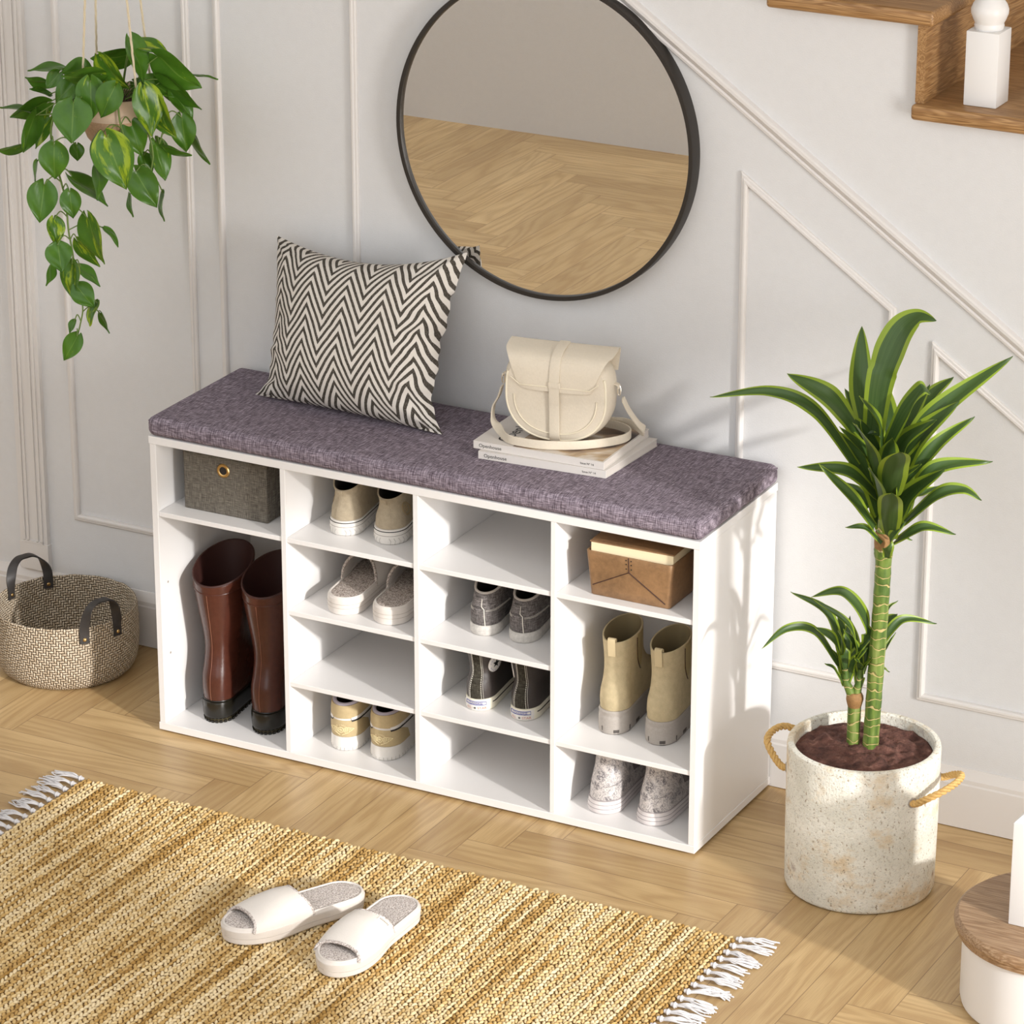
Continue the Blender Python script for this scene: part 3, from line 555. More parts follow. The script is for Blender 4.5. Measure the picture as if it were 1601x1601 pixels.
def frame2(a, b, c):
    a, b, c = Vector(a[:2]), Vector(b[:2]), Vector(c[:2]); e = (b-a); L = e.length; d = (c-b); B = d.length; return tuple(a), tuple(e/L), tuple(d/B), L, B
c, ex, ey, L_, B_ = frame2((.5961,.0816), (.8236,.0966), (.832,.272)); magazine(c, ex, ey, L_, B_, CT+.0003, 'lower white magazine of the two stacked on the cushion under the handbag', False)
c, ex, ey, L_, B_ = frame2((.5830,.0892), (.8193,.0971), (.8150,.2750)); magazine(c, ex, ey, L_, B_, CT+.0139, 'upper white magazine with a brown cover photo, right beneath the cream handbag', True)
MT = CT+.0139+.0140

# ------------------------------------------------------------------ handbag
hb = thing('handbag', 'cream leather saddle handbag standing on two stacked magazines', 'handbag', (.706, .165, MT+.0003), math.radians(10))
def bag_outline(s, n=64, y=0.0):
    """D shape: flat top, round bottom; s scales about the centre"""
    o = []
    for j in range(n):
        a = 2*PI*j/n; x = math.cos(a); z = math.sin(a)
        if z >= 0: px = .093*math.copysign(abs(x)**.45, x)*(1-.06*z); pz = .082+.068*abs(z)**.42
        else: px = .093*math.copysign(abs(x)**.85, x); pz = .082-.082*abs(z)**.92
        o.append((px*s, y, .078+(pz-.078)*s))
    return o
body = MB().loft([bag_outline(s, 64, y) for s, y in ((.05,-.0315),(.45,-.032),(.80,-.0315),(.895,-.030),(.905,-.0275),(.93,-.026),(.985,-.014),(1.0,0),(.985,.014),(.93,.027),(.90,.030),(.4,.032),(.05,.032))], True, True, True)
obj('body', body, CREAM, hb, angle=50)
pp = [(x, y, max(z, .0022)) for x, y, z in bag_outline(.915, 64, -.0285)]; pp = [pp[(q+16) % 64] for q in range(64)]; obj('piping', MB().tube([p for p in pp if p[2] < .122], .0021, 8), CREAM_EDGE, hb)
pn = bag_outline(.76, 64, -.0328); pn = [pn[(q+16) % 64] for q in range(64)]; obj('stitch_line', MB().tube([p for p in pn if p[2] < .098], .0009, 6), CREAM_EDGE, hb)
def flap():
    m = MB(); n = 20; prof = [(.030, .118, .088), (.0305, .140, .0905), (.0285, .1555, .0925), (.022, .1595, .0930), (.006, .1575, .0930), (-.012, .1538, .0915), (-.0265, .1465, .0850), (-.0345, .131, .0770), (-.0370, .112, .0690), (-.0372, .100, .0645), (-.0372, .0925, .0620)]
    prof = [(p.x, p.y, p.z) for p in spline(prof, 4)]
    rows = []
    for y, z, w in prof:
        row = []
        for i in range(n+1):
            a = -1+2*i/n; r = w
            row.append((a*r, y+.003*abs(a)**4, z))
        rows.append(row)
    # rounded lower corners
    k = len(rows)
    for q in range(6):
        f = 1-math.sqrt(max(0, 1-((q+.5)/6)**2)); i = k-6+q
        rows[i] = [(x*(1-.22*f), y, z) for x, y, z in rows[i]]
    for th in (0, .0022):
        pass
    v = []; nn = n+1
    outer = rows; inner = [[(x, y+(.0022 if y < 0 else -.0022)*(1 if abs(y) > .01 else 0), z-(.0022 if abs(y) <= .02 else 0)) for x, y, z in r] for r in rows]
    V = [p for r in outer for p in r]+[p for r in inner for p in r]; K = k*nn; Fc = []
    for i in range(k-1):
        for j in range(n): Fc += [(i*nn+j, i*nn+j+1, (i+1)*nn+j+1, (i+1)*nn+j), (K+i*nn+j, K+(i+1)*nn+j, K+(i+1)*nn+j+1, K+i*nn+j+1)]
    for i in range(k-1):
        for j in (0, n): Fc.append((i*nn+j, (i+1)*nn+j, K+(i+1)*nn+j, K+i*nn+j))
    for j in range(n):
        for i in (0, k-1): Fc.append((i*nn+j, i*nn+j+1, K+i*nn+j+1, K+i*nn+j))
    return m.add(V, Fc)
obj('flap', flap(), CREAM, hb, angle=50)
obj('flap_stitch', MB().tube([(-.060, -.0374, .1005), (.060, -.0374, .1005)], .0008, 6).tube([(-.075, -.0371, .112), (-.060, -.0374, .1005)], .0008, 6).tube([(.075, -.0371, .112), (.060, -.0374, .1005)], .0008, 6), CREAM_EDGE, hb)
cp = spline([(0, .024, .1605), (0, .006, .1592), (0, -.012, .1555), (0, -.0265, .1475), (0, -.0352, .1315), (0, -.0385, .112), (0, -.0385, .090), (0, -.0368, .06), (0, -.0352, .02), (0, -.030, .006)], 6)
obj('centre_tab', MB().ribbon(cp, (1,0,0), .017, .0022), CREAM, hb, angle=50)
obj('tab_loop', MB().ribbon([(-.0105, -.0385, .105), (-.009, -.0405, .105), (.009, -.0405, .105), (.0105, -.0385, .105)], (0,0,1), .010, .0014), CREAM, hb)
RZ = math.radians(10)
def hbl(p):  # world -> handbag local
    d = Vector(p)-Vector((.706, .165, MT+.0003)); c_, s_ = math.cos(-RZ), math.sin(-RZ); return Vector((d.x*c_-d.y*s_, d.x*s_+d.y*c_, d.z))
for sx in (-1, 1):
    x = sx*.0955
    rr = MB().tube([(x+sx*.004+sx*.0045*math.sin(a*2*PI/20)*.6, .0045*0, .094+.0085*math.cos(a*2*PI/20)) for a in range(20)], .0011, 8, closed=True)
    for d in (-.006, .006): rr.tube([(x+sx*.004, d, .088+.001), (x+sx*.004, d, .098)], .0010, 6)
    obj('buckle_ring', rr, STEEL, hb)
    obj('side_tab', MB().ribbon([(x-sx*.004, 0, .106), (x+sx*.003, 0, .1035), (x+sx*.005, 0, .0985)], (0,1,0), .010, .002), CREAM, hb)
zc = MT+.0085-.0
sp = [(.607,.146,MT+.082), (.600,.147,MT+.062), (.589,.149,MT+.042), (.590,.146,MT+.020), (.612,.128,MT+.010), (.640,.102,zc), (.672,.098,zc), (.709,.104,zc), (.754,.126,zc), (.790,.160,zc), (.8085,.190,zc), (.809,.216,zc), (.795,.233,zc), (.772,.242,zc), (.742,.246,zc), (.775,.252,zc+.004), (.806,.240,zc+.006), (.826,.226,zc+.004), (.8335,.2165,zc+.012), (.828,.205,MT+.034), (.818,.190,MT+.060), (.812,.180,MT+.083)]
sp = [hbl(p) for p in spline(sp, 8)]; ws = []
for i, p in enumerate(sp):
    u = i/(len(sp)-1); lo = 1 if (.24 < u < .80) else (max(0, (u-.14)/.10) if u < .5 else max(0, (.90-u)/.10)); lo = min(1, max(0, lo)); ws.append(Vector((0, 1-lo, lo+.001)))
obj('shoulder_strap', MB().ribbon(sp, ws, [.007 if i in (0, len(sp)-1) else .0145 for i in range(len(sp))], .0022), CREAM, hb, angle=50)

# ------------------------------------------------------------------ grey storage box and leather bin
gx0, gx1, gy0, gy1 = .0420, .2095, .041, .272
gb = thing('storage_box', 'dark grey fabric storage box with a brass eyelet in the top left compartment', 'storage box', ((gx0+gx1)/2, (gy0+gy1)/2, A3+.0003)); gz = .104
def open_box(x0, x1, y0, y1, h, t, taper=0.0, r=.003):
    def rr(ins, z, tp):
        o = []; rad = max(r-ins*.3, .0008)
        for cx, cy, a0 in ((x1-ins-rad-tp, y0+ins+rad+tp, -PI/2), (x1-ins-rad-tp, y1-ins-rad-tp, 0), (x0+ins+rad+tp, y1-ins-rad-tp, PI/2), (x0+ins+rad+tp, y0+ins+rad+tp, PI)):
            for i in range(6): a = a0+PI/2*i/5; o.append((cx+math.cos(a)*rad, cy+math.sin(a)*rad, z))
        return o
    L = [rr(.001, 0, taper), rr(0, .001, taper)]+[rr(0, lerp(.001, h-.001, i/6), taper*(1-i/6)) for i in range(1, 7)]
    L += [rr(.0005, h, 0), rr(t-.0005, h, 0), rr(t, h-.001, 0), rr(t, .003, taper)]
    return MB().loft(L, True, True, True)
obj('body', open_box(gx0-(gx0+gx1)/2, gx1-(gx0+gx1)/2, gy0-(gy0+gy1)/2, gy1-(gy0+gy1)/2, gz, .004), GREY_CANVAS, gb, angle=40)
def eyelet(x, y, z, fy):
    m = MB(); prof = [(.0072, .002), (.0072, -.0012), (.0085, -.0022), (.0110, -.0022), (.0124, -.0010), (.0128, 0)]
    m.loft([[(x+r*math.cos(2*PI*j/36), y+dy*fy, z+r*math.sin(2*PI*j/36)) for j in range(36)] for r, dy in prof], True); return m
obj('eyelet', eyelet(.1235-(gx0+gx1)/2, gy0-(gy0+gy1)/2-.0003, .0815, 1), BRASS, gb)
obj('eyelet_hole', MB().tube([(.1235-(gx0+gx1)/2, gy0-(gy0+gy1)/2-.0006, .0815), (.1235-(gx0+gx1)/2, gy0-(gy0+gy1)/2+.0002, .0815)], .0072, 24), DARK_INSIDE, gb)
obj('eyelet', eyelet(.1235-(gx0+gx1)/2, gy1-(gy0+gy1)/2-.0045, .0815, 1), BRASS, gb)

lx0, lx1, ly0, ly1 = .8270, .9825, .0185, .236
lm = ((lx0+lx1)/2, (ly0+ly1)/2)
lb = thing('leather_bin', 'brown leather storage bin in the top right compartment of the bench', 'storage bin', (lm[0], lm[1], A3+.0003))
obj('body', open_box(lx0-lm[0], lx1-lm[0], ly0-lm[1], ly1-lm[1], .078, .0035, .006, .007), TAN, lb, angle=45)
cxm = 0.0; fy = ly0-lm[1]
def fl(x, z): return (x, fy+.006*(1-z/.078)-.0004, z)
obj('front_seam', MB().tube([fl(cxm, .078), fl(cxm, .052)], .0008, 6).tube([fl(cxm, .052), fl(-.066, .018)], .0008, 6).tube([fl(cxm, .052), fl(.064, .008)], .0008, 6), BOOT_DARK, lb)
ho = MB()
for z in (.058, .066, .073):
    for dx in (-.0045, .0045): ho.tube([(dx, fl(0, z)[1]-.0003, z), (dx, fl(0, z)[1]+.0005, z)], .0011, 8)
obj('lacing_hole', ho, INK, lb)
bk = thing('thick_book', 'thick brown covered book with cream pages lying in the leather bin', 'book', (lm[0], lm[1]-.002, A3+.0703), math.radians(1.5))
bw, bd = .0725, .100
obj('cover', MB().box(-bw-.002, bw+.002, -bd-.001, bd+.002, .0222, .0245, .0006, 1).box(-bw-.002, bw+.002, -bd-.001, bd+.002, .0002, .0022, .0006, 1).box(-bw-.002, bw+.002, bd, bd+.002, .0022, .0222), TAN, bk)
obj('pages', MB().box(-bw, bw, -bd, bd-.0005, .0023, .0221, .0004, 1), PAGE_CREAM, bk, smooth=False)
# four posts of folded leather inside the bin carry the book
obj('inner_ledge', MB().box(-.070, .070, -.092, .092, .004, .0698, .002), BOOT_DARK, lb)
# ------------------------------------------------------------------ shoes
def hprof(s):
    if s < .14: return .80*math.sqrt(max(0, 1-(1-s/.14)**2))
    if s < .42: return lerp(.80, .79, (s-.14)/.28)
    if s < .72: t = (s-.42)/.30; t = t*t*(3-2*t); return lerp(.79, 1.0, t)
    t = (s-.72)/.28; return math.sqrt(max(0, 1-t**2.3))
class Form:
    """horizontal slices (z, heel y, toe y, half width, roundness 0 foot..1 oval, rise of the slice towards the toe)"""
    def __init__(s, levels, side=1):
        L = [tuple(l)+(0,)*(6-len(l)) for l in levels]; s.L = []; s.side = side
        for i in range(len(L)-1):
            g = lambda j: L[max(0, min(len(L)-1, j))]
            a, b, c, d = g(i-1), g(i), g(i+1), g(i+2)
            for k in range(4):
                t = k/4; s.L.append(tuple(.5*(2*q+(r-p)*t+(2*p-5*q+4*r-w)*t*t+(3*q-p-3*r+w)*t**3) if i > 0 and i < len(L)-2 else q+(r-q)*t for p, q, r, w in zip(a, b, c, d)))
        s.L.append(L[-1]); s.z0 = L[0][0]; s.z1 = L[-1][0]
    def lev(s, z):
        L = s.L
        if z <= L[0][0]: return (z,)+L[0][1:]
        for i in range(len(L)-1):
            if L[i][0] <= z <= L[i+1][0] and L[i+1][0] > L[i][0]:
                t = (z-L[i][0])/(L[i+1][0]-L[i][0]); return tuple(lerp(a, b, t) for a, b in zip(L[i], L[i+1]))
        return (z,)+L[-1][1:]
    def at(s, lv, th, ins=0.0):
        z, y0, y1, w, e, rise = lv; y0 += ins; y1 -= ins; w -= ins
        q = (1-math.cos(th))/2; e = min(1, max(0, e))
        h = (1-e)*hprof(q)+e*math.sqrt(max(0, 1-(2*q-1)**2)); sg = 1 if math.sin(th) >= 0 else -1
        return Vector((sg*w*h-s.side*.006*q*q*(1-e), y0+(y1-y0)*q, z+rise*q))
    def surf(s, th, z, off=0.0):
        lv = s.lev(z); p = s.at(lv, th)
        if off:
            a = s.at(lv, th+.02)-s.at(lv, th-.02); b = s.at(s.lev(min(s.z1, z+.002)), th)-s.at(s.lev(max(s.z0, z-.002)), th)
            nn = a.cross(b); nn = nn.normalized() if nn.length > 1e-9 else Vector((0,-1,0)); p = p+nn*off
        return p
    def ring(s, lv, n=64, ins=0.0): return [tuple(s.at(lv, 2*PI*(j+.5)/n, ins)) for j in range(n)]
    def loft(s, n=64, cap0=True, cap1=True, lo=None, hi=None): return MB().loft([s.ring(l, n) for l in s.L], True, cap0, cap1)
    def upper(s, thick=.0028):
        m = MB(); R = [s.ring(l) for l in s.L]; t = s.L[-1]
        R += [s.ring((t[0]+.0008,)+t[1:], ins=.0006), s.ring((t[0]+.0008,)+t[1:], ins=thick-.0006), s.ring(t, ins=thick)]
        return m.loft(R, True, True, False)
    def lining(s, depth, thick=.0028):
        R = []
        for i in range(9):
            z = lerp(s.z1, depth, i/8); R.append(s.ring(s.lev(z), ins=thick+.0003+.0012*(i > 0)))
        return MB().loft(R, True, False, True)
    def rim(s, r, ins=.0012): t = s.L[-1]; return MB().tube(s.ring((t[0]+.0006,)+t[1:], ins=ins), r, 8, closed=True)
    def patch(s, a0, a1, z0, z1, off=.0008, n=14, m=0):
        """thin shell on the surface between two angles (degrees from the heel) and two heights (numbers or functions of 0..1)"""
        f0 = z0 if callable(z0) else (lambda t: z0); f1 = z1 if callable(z1) else (lambda t: z1)
        m = m or max(5, int((f1(.5)-f0(.5))/.0028)); V = []
        for o in (off, -.0006):
            for i in range(n+1):
                t = i/n; th = math.radians(lerp(a0, a1, t))
                for j in range(m+1): V.append(tuple(s.surf(th, lerp(f0(t), f1(t), j/m), o)))
        K = (n+1)*(m+1); F = []; w = m+1
        for i in range(n):
            for j in range(m): k = i*w+j; F += [(k, k+w, k+w+1, k+1), (K+k, K+k+1, K+k+w+1, K+k+w)]
        for i in range(n):
            for j in (0, m): k = i*w+j; F.append((k, k+w, K+k+w, K+k))
        for j in range(m):
            for i in (0, n): k = i*w+j; F.append((k, k+1, K+k+1, K+k))
        return MB().add(V, F)
    def line(s, pts, r=.0006, off=.0004, sub=4, mb=None, dash=0):
        P = []
        for i in range(len(pts)-1):
            for k in range(sub): t = k/sub; P.append((lerp(pts[i][0], pts[i+1][0], t), lerp(pts[i][1], pts[i+1][1], t)))
        P.append(pts[-1]); Q = [s.surf(math.radians(a), z, off) for a, z in P]; mb = mb or MB()
        if not dash: return mb.tube(Q, r, 6)
        tot = 0
        for a, b in zip(Q, Q[1:]):
            L = (b-a).length; k = max(1, int(round(L/dash)))
            for i in range(k): mb.tube([a.lerp(b, (i+.1)/k), a.lerp(b, (i+.72)/k)], r, 5)
        return mb
    def on(s, a, z, k=.053, off=.0009):
        """maps flat (x to the right, y up) onto the surface around angle a (degrees), height z"""
        return lambda x, y: tuple(s.surf(math.radians(a)+x/k, z+y, off))
def laces(F, z0, z1, n, a=150, r=.0017):
    m = MB()
    for i in range(n):
        z = lerp(z0, z1, i/max(1, n-1)); th = math.radians(a)
        m.tube([F.surf(th+(2*PI-2*th)*k/8, z, .0012) for k in range(9)], r, 6)
    return m
SHELF_OF = {A3: 'top', A2: 'second', A1: 'third', A0: 'bottom'}
def shoe(name, label, group, x, y, z, yaw, build, side):
    t = thing(name, label, 'shoe' if 'boot' not in name else 'boot', (x, y, z+.0003), math.radians(yaw), group); build(t, side); return t

def beige_sneaker(t, side):
    S = Form([(0, .0035, .236, .0345, 0), (.002, .001, .239, .0360, 0), (.014, -.001, .240, .0365, 0), (.027, .001, .238, .0362, 0)], side)
    obj('sole', S.loft(), WHITE_RUBBER, t)
    obj('sole_stripe', S.line([(a, .0235) for a in range(-178, 179, 12)], .0007, .0003, 2), INK, t)
    obj('sole_groove', S.line([(a, .0165) for a in range(-120, 121, 12)], .0005, .0001, 2), GREY_RUBBER, t)
    g = MB()
    for a in range(8, 125, 8):
        S.line([(a, .0125), (a+3, .007), (a+1, .0005)], .0006, .0001, 3, g); S.line([(-a, .0125), (-a-3, .007), (-a-1, .0005)], .0006, .0001, 3, g)
    obj('tread_cut', g, WORN_RUBBER, t)
    U = Form([(.0271, .004, .232, .0345, 0), (.042, .006, .212, .0335, .05), (.054, .012, .165, .0300, .3), (.064, .013, .138, .0275, .6), (.073, .010, .125, .0270, .8, .008), (.0800, .0055, .120, .0285, .85, .024)], side)
    obj('upper', U.upper(), BEIGE_SUEDE, t); obj('lining', U.lining(.034), DARK_INSIDE, t)
    obj('heel_strip', U.patch(-11, 9, .0275, .0795, .0008), BEIGE_SUEDE, t)
    obj('heel_tab', U.patch(-16, 2, .070, .0803, .0026), BEIGE_SUEDE, t)
    c = U.on(52 if side > 0 else -52, .055, .058, .0004); e = MB()
    for r in (.0125, .0108): e.tube([c(r*math.cos(2*PI*i/28), r*.95*math.sin(2*PI*i/28)) for i in range(28)], .0005, 5, closed=True)
    for q in range(4): e.tube([c(-.006+.003*q, -.006), c(-.004+.003*q, .007)], .0005, 5)
    obj('round_emblem', e, plain('beige_emboss', srgb(170,148,110), .9), t)
    obj('laces', laces(U, .048, .078, 5, 152), COTTON, t)
def slipper(t, side, slide=False):
    L, w, h = (.232, .0405, .030) if not slide else (.250, .0455, .026)
    if not slide: S = Form([(0, .003, L-.003, w-.002, .1), (.002, .001, L-.001, w, .1), (h-.010, 0, L, w+.0008, .1), (h-.001, .001, L-.001, w, .1), (h, .002, L-.002, w-.001, .1)], side)
    else: S = Form([(0, .004, L-.004, w-.003, .1), (.002, .002, L-.002, w-.001, .1), (h-.014, .001, L-.001, w, .1), (h-.003, 0, L, w+.0012, .1), (h, .002, L-.002, w-.001, .1)], side)
    obj('sole', S.loft(80), SLIDE_FOAM, t)
    tp = S.L[-1]
    rimr = MB().loft([S.ring((z,)+tp[1:], 80, i) for z, i in ((h-.0004, .0005), (h+.0022, .0008), (h+.0030, .0025), (h+.0022, .0045), (h-.0004, .0050))], True, False, False)
    obj('rim', rimr, SLIDE_FOAM, t, angle=60)
    ins = MB(); R = []
    for k, i in enumerate((.0052, .008, .014, .022, .032)): R.append([(x, y, h+.0012+.0012*(1-math.exp(-k))+.0007*noise.noise(Vector((x*170, y*170, side)))) for x, y, z in S.ring(tp, 80, i)])
    obj('insole', ins.loft(R, True, False, True), FLEECE if not slide else TERRY, t, angle=80)
    gl = MB(); [S.line([(a, z) for a in range(-178, 179, 8)], .0005, .0001, 1, gl) for z in ((h*.42, h*.66) if not slide else (h*.42,))]
    obj('sole_groove', gl, plain('foam_groove', srgb(192,182,172), .8), t)
    s0, s1 = (.42, .995) if not slide else (.50, .845)
    ns, na = 26, 26; H = .046 if not slide else .031
    def vp(u, f, ofs):
        s = lerp(s0, s1, u); lv = (h,)+tp[1:]; th = math.acos(max(-1, min(1, 1-2*s))); p = S.at(lv, th); q = S.at(lv, -th)
        half = (p.x-q.x)/2+ofs; cx = (p.x+q.x)/2
        if slide: hh = H*(1.0-.62*max(0, (s-.58)/.30)**1.5) if s > .58 else H*(1-.25*((.58-s)/.1)**2*.2)
        else: hh = H*math.sqrt(max(.0, 1-((s-.42)/.578)**2.0))*.92+.004
        hh += ofs; a = PI*(1-f); cz = abs(math.sin(a))**.80; sh = (-.022 if slide else -.012)*abs(math.cos(a))**2.2*(1-u)*(1 if not slide else .4)
        tt = (.020*(1-cz) if slide else 0)*u
        return (cx+math.copysign(abs(math.cos(a))**.88, math.cos(a))*half, p.y+sh+(.016*(1-cz)*(u-.35) if slide else 0), h-.004+.004*cz+hh*cz)
    V = []; K = (ns+1)*(na+1); F = []
    for ofs in (0.0012, -.0022):
        for i in range(ns+1):
            for j in range(na+1): V.append(vp(i/ns, j/na, ofs))
    w_ = na+1
    for i in range(ns):
        for j in range(na): k = i*w_+j; F += [(k, k+1, k+w_+1, k+w_), (K+k, K+k+w_, K+k+w_+1, K+k+1)]
    for j in range(na):
        for i in (0, ns): k = i*w_+j; F.append((k, k+1, K+k+1, K+k))
    for i in range(ns):
        for j in (0, na): k = i*w_+j; F.append((k, k+w_, K+k+w_, K+k))
    obj('strap' if slide else 'vamp', MB().add(V, F), SLIDE_CLOTH, t, angle=60)
    for u in ((0,) if not slide else (0, 1)):
        e = MB(); pth = [Vector(vp(u, j/40, -.0004)) for j in range(41)]
        e.tube([p+Vector((0, 0, .0008*noise.noise(p*260))) for p in pth], [.0026+.0007*noise.noise(Vector((j*.7, u, side))) for j in range(41)], 7)
        obj('fleece_trim' if not slide else 'terry_edge', e, TERRY if slide else FLEECE, t, angle=80)
    if slide and side > 0:
        lab = MB(); f0, f1 = .13, .33; V = []
        for (a, b) in ((.05, f0), (.05, f1), (.15, f1), (.15, f0)): V.append(vp(a, b, .0022))
        V += [tuple(Vector(p)-Vector((0,0,.0008))) for p in V]
        obj('woven_label', lab.add(V, [(0,1,2,3),(4,7,6,5),(0,4,5,1),(1,5,6,2),(2,6,7,3),(3,7,4,0)]), WHITE_LEATHER, t, smooth=False)
        tx = MB()
        for i in range(7): f = lerp(f0+.03, f1-.03, i/6); tx.tube([vp(.085, f, .0026), vp(.115, f, .0026)], .0005, 5)
        obj('label_text', tx, GREY_RUBBER, t)
def grey_sneaker(t, side):
    S = Form([(0, .003, .232, .0325, 0), (.002, .001, .234, .0335, 0), (.012, 0, .235, .034, 0), (.019, .001, .233, .0336, 0)], side)
    obj('sole', S.loft(), WORN_RUBBER, t)
    U = Form([(.0191, .003, .228, .0325, 0), (.034, .001, .208, .0322, .03), (.048, .003, .170, .0305, .25), (.060, .008, .140, .0285, .5, .004), (.0725, .013, .124, .0270, .72, .024)], side)
    obj('upper', U.upper(), GREY_DENIM, t); obj('lining', U.lining(.026), DARK_INSIDE, t)
    obj('collar_binding', U.rim(.0022), GREY_TRIM, t)
    obj('heel_strip', U.patch(-17, 9, .0195, .050, .001), GREY_DENIM, t)
    obj('pull_tab', U.patch(-20, 1, .052, .066, .0030), GREY_DENIM, t)
    obj('stitching', U.line([(9, .0195), (8, .048), (2, .052), (1, .064)], .0008, .0012, 4), THREAD, t)
    st = MB()
    for sg in (1, -1):
        U.line([(sg*12, .0465), (sg*45, .0475), (sg*80, .045)], .0004, .0005, 5, st, .0018); U.line([(sg*12, .0445), (sg*45, .0455), (sg*80, .043)], .0004, .0005, 5, st, .0018)
    obj('side_stitching', st, THREAD, t); obj('laces', laces(U, .040, .066, 5, 150), GREY_TRIM, t)
def star(r0, r1, k=5): return [(r*math.sin(PI*i/k), r*math.cos(PI*i/k)) for i in range(2*k) for r in ((r0,) if i % 2 == 0 else (r1,))]
def flat(mb, pts, fn):
    n = len(pts); c = fn(sum(p[0] for p in pts)/n, sum(p[1] for p in pts)/n); mb.add([fn(*p) for p in pts]+[c], [(i, (i+1) % n, n) for i in range(n)])
def high_top(t, side):
    S = Form([(0, .003, .232, .0315, 0), (.0015, .0015, .234, .0325, 0), (.012, .0005, .235, .033, 0), (.0215, .001, .233, .0328, 0)], side)
    obj('sole', S.loft(), CREAM_RUBBER, t)
    l = MB(); S.line([(a, .0135) for a in range(34, 150, 6)], .0009, .0002, 2, l); S.line([(-a, .0135) for a in range(34, 150, 6)], .0009, .0002, 2, l)
    obj('sole_stripe', l, INK, t)
    U = Form([(.0216, .003, .226, .0315, 0), (.035, .001, .206, .0312, .05), (.050, .004, .170, .0300, .3), (.064, .012, .145, .0290, .6), (.080, .010, .128, .0300, .85), (.100, .005, .122, .0325, .95), (.1165, .002, .122, .034, 1)], side)
    obj('upper', U.upper(), BLACK_LEATHER, t); obj('lining', U.lining(.03), DARK_INSIDE, t)
    obj('heel_strip', U.patch(-14, 14, .022, .116, .0010), BLACK_CANVAS, t)
    st = MB(); [U.line([(a, .0225), (a, .116)], .00055, .0012, 30, st, .0032) for a in (-12, 12)]; [U.line([(a, .0225), (a, .116)], .00035, .0008, 30, st, .0020) for a in (-16, 16)]
    obj('stitching', st, THREAD, t)
    obj('heel_label', S.patch(-27, 27, .0012, .0195, .0007), WHITE_RUBBER, t)
    on = S.on(0, 0, .050, .0011); on2 = S.on(0, 0, .050, .0016)
    fr = MB(); fr.tube([on(x, y) for x, y in ((-.018, .0118), (-.009, .0118), (0, .0118), (.009, .0118), (.018, .0118), (.018, .0172), (.009, .0172), (0, .0172), (-.009, .0172), (-.018, .0172))], .0006, 5, closed=True)
    put_text(fr, 'CONVERSE', .0052, lambda x, y: on2(x, .0127+y), True); obj('brand_text', fr, BLUE, t, smooth=False)
    rd = MB(); put_text(rd, 'ALL', .0062, lambda x, y: on2(x-.011, .0042+y), True); put_text(rd, 'STAR', .0062, lambda x, y: on2(x+.0115, .0042+y), True); obj('label_text', rd, RED, t, smooth=False)
    sr = MB(); flat(sr, [(x, y+.0062) for x, y in star(.0026, .0011)], on2); obj('label_star', sr, INK, t, smooth=False)
    A = -52*side; c0 = U.surf(math.radians(A), .080, .0); nrm = (U.surf(math.radians(A), .080, .01)-c0).normalized(); ux = Vector((0,0,1)).cross(nrm).normalized(); uy = nrm.cross(ux)
    pl_ = lambda o: (lambda x, y: tuple(c0+ux*x+uy*y+nrm*(o-9.0*(x*x)*.6)))
    dk = MB(); ci = [(.0165*math.cos(2*PI*i/40), .0165*math.sin(2*PI*i/40)) for i in range(40)]
    dk.loft([[pl_(o)(x*f, y*f) for x, y in ci] for o, f in ((.0004, 1), (.0020, 1), (.0024, .96), (.0024, .6), (.0024, .3), (.0024, .02))], True, True, True)
    obj('ankle_patch', dk, WHITE_LEATHER, t, angle=50)
    s5 = MB(); flat(s5, star(.0088, .0036), pl_(.0030)); obj('patch_star', s5, INK, t, smooth=False)
    tx = MB(); word = 'CONVERSE ALL STAR '
    for i, ch in enumerate(word):
        if ch == ' ': continue
        a = PI*.95-2*PI*i/len(word)
        put_text(tx, ch, .0040, lambda x, y, a=a: pl_(.0030)(math.cos(a)*(.0116+y)+math.sin(a)*x, math.sin(a)*(.0116+y)-math.cos(a)*x), True)
    obj('patch_text', tx, BLUE, t, smooth=False); obj('laces', laces(U, .045, .11, 7, 150, .0018), THREAD, t)
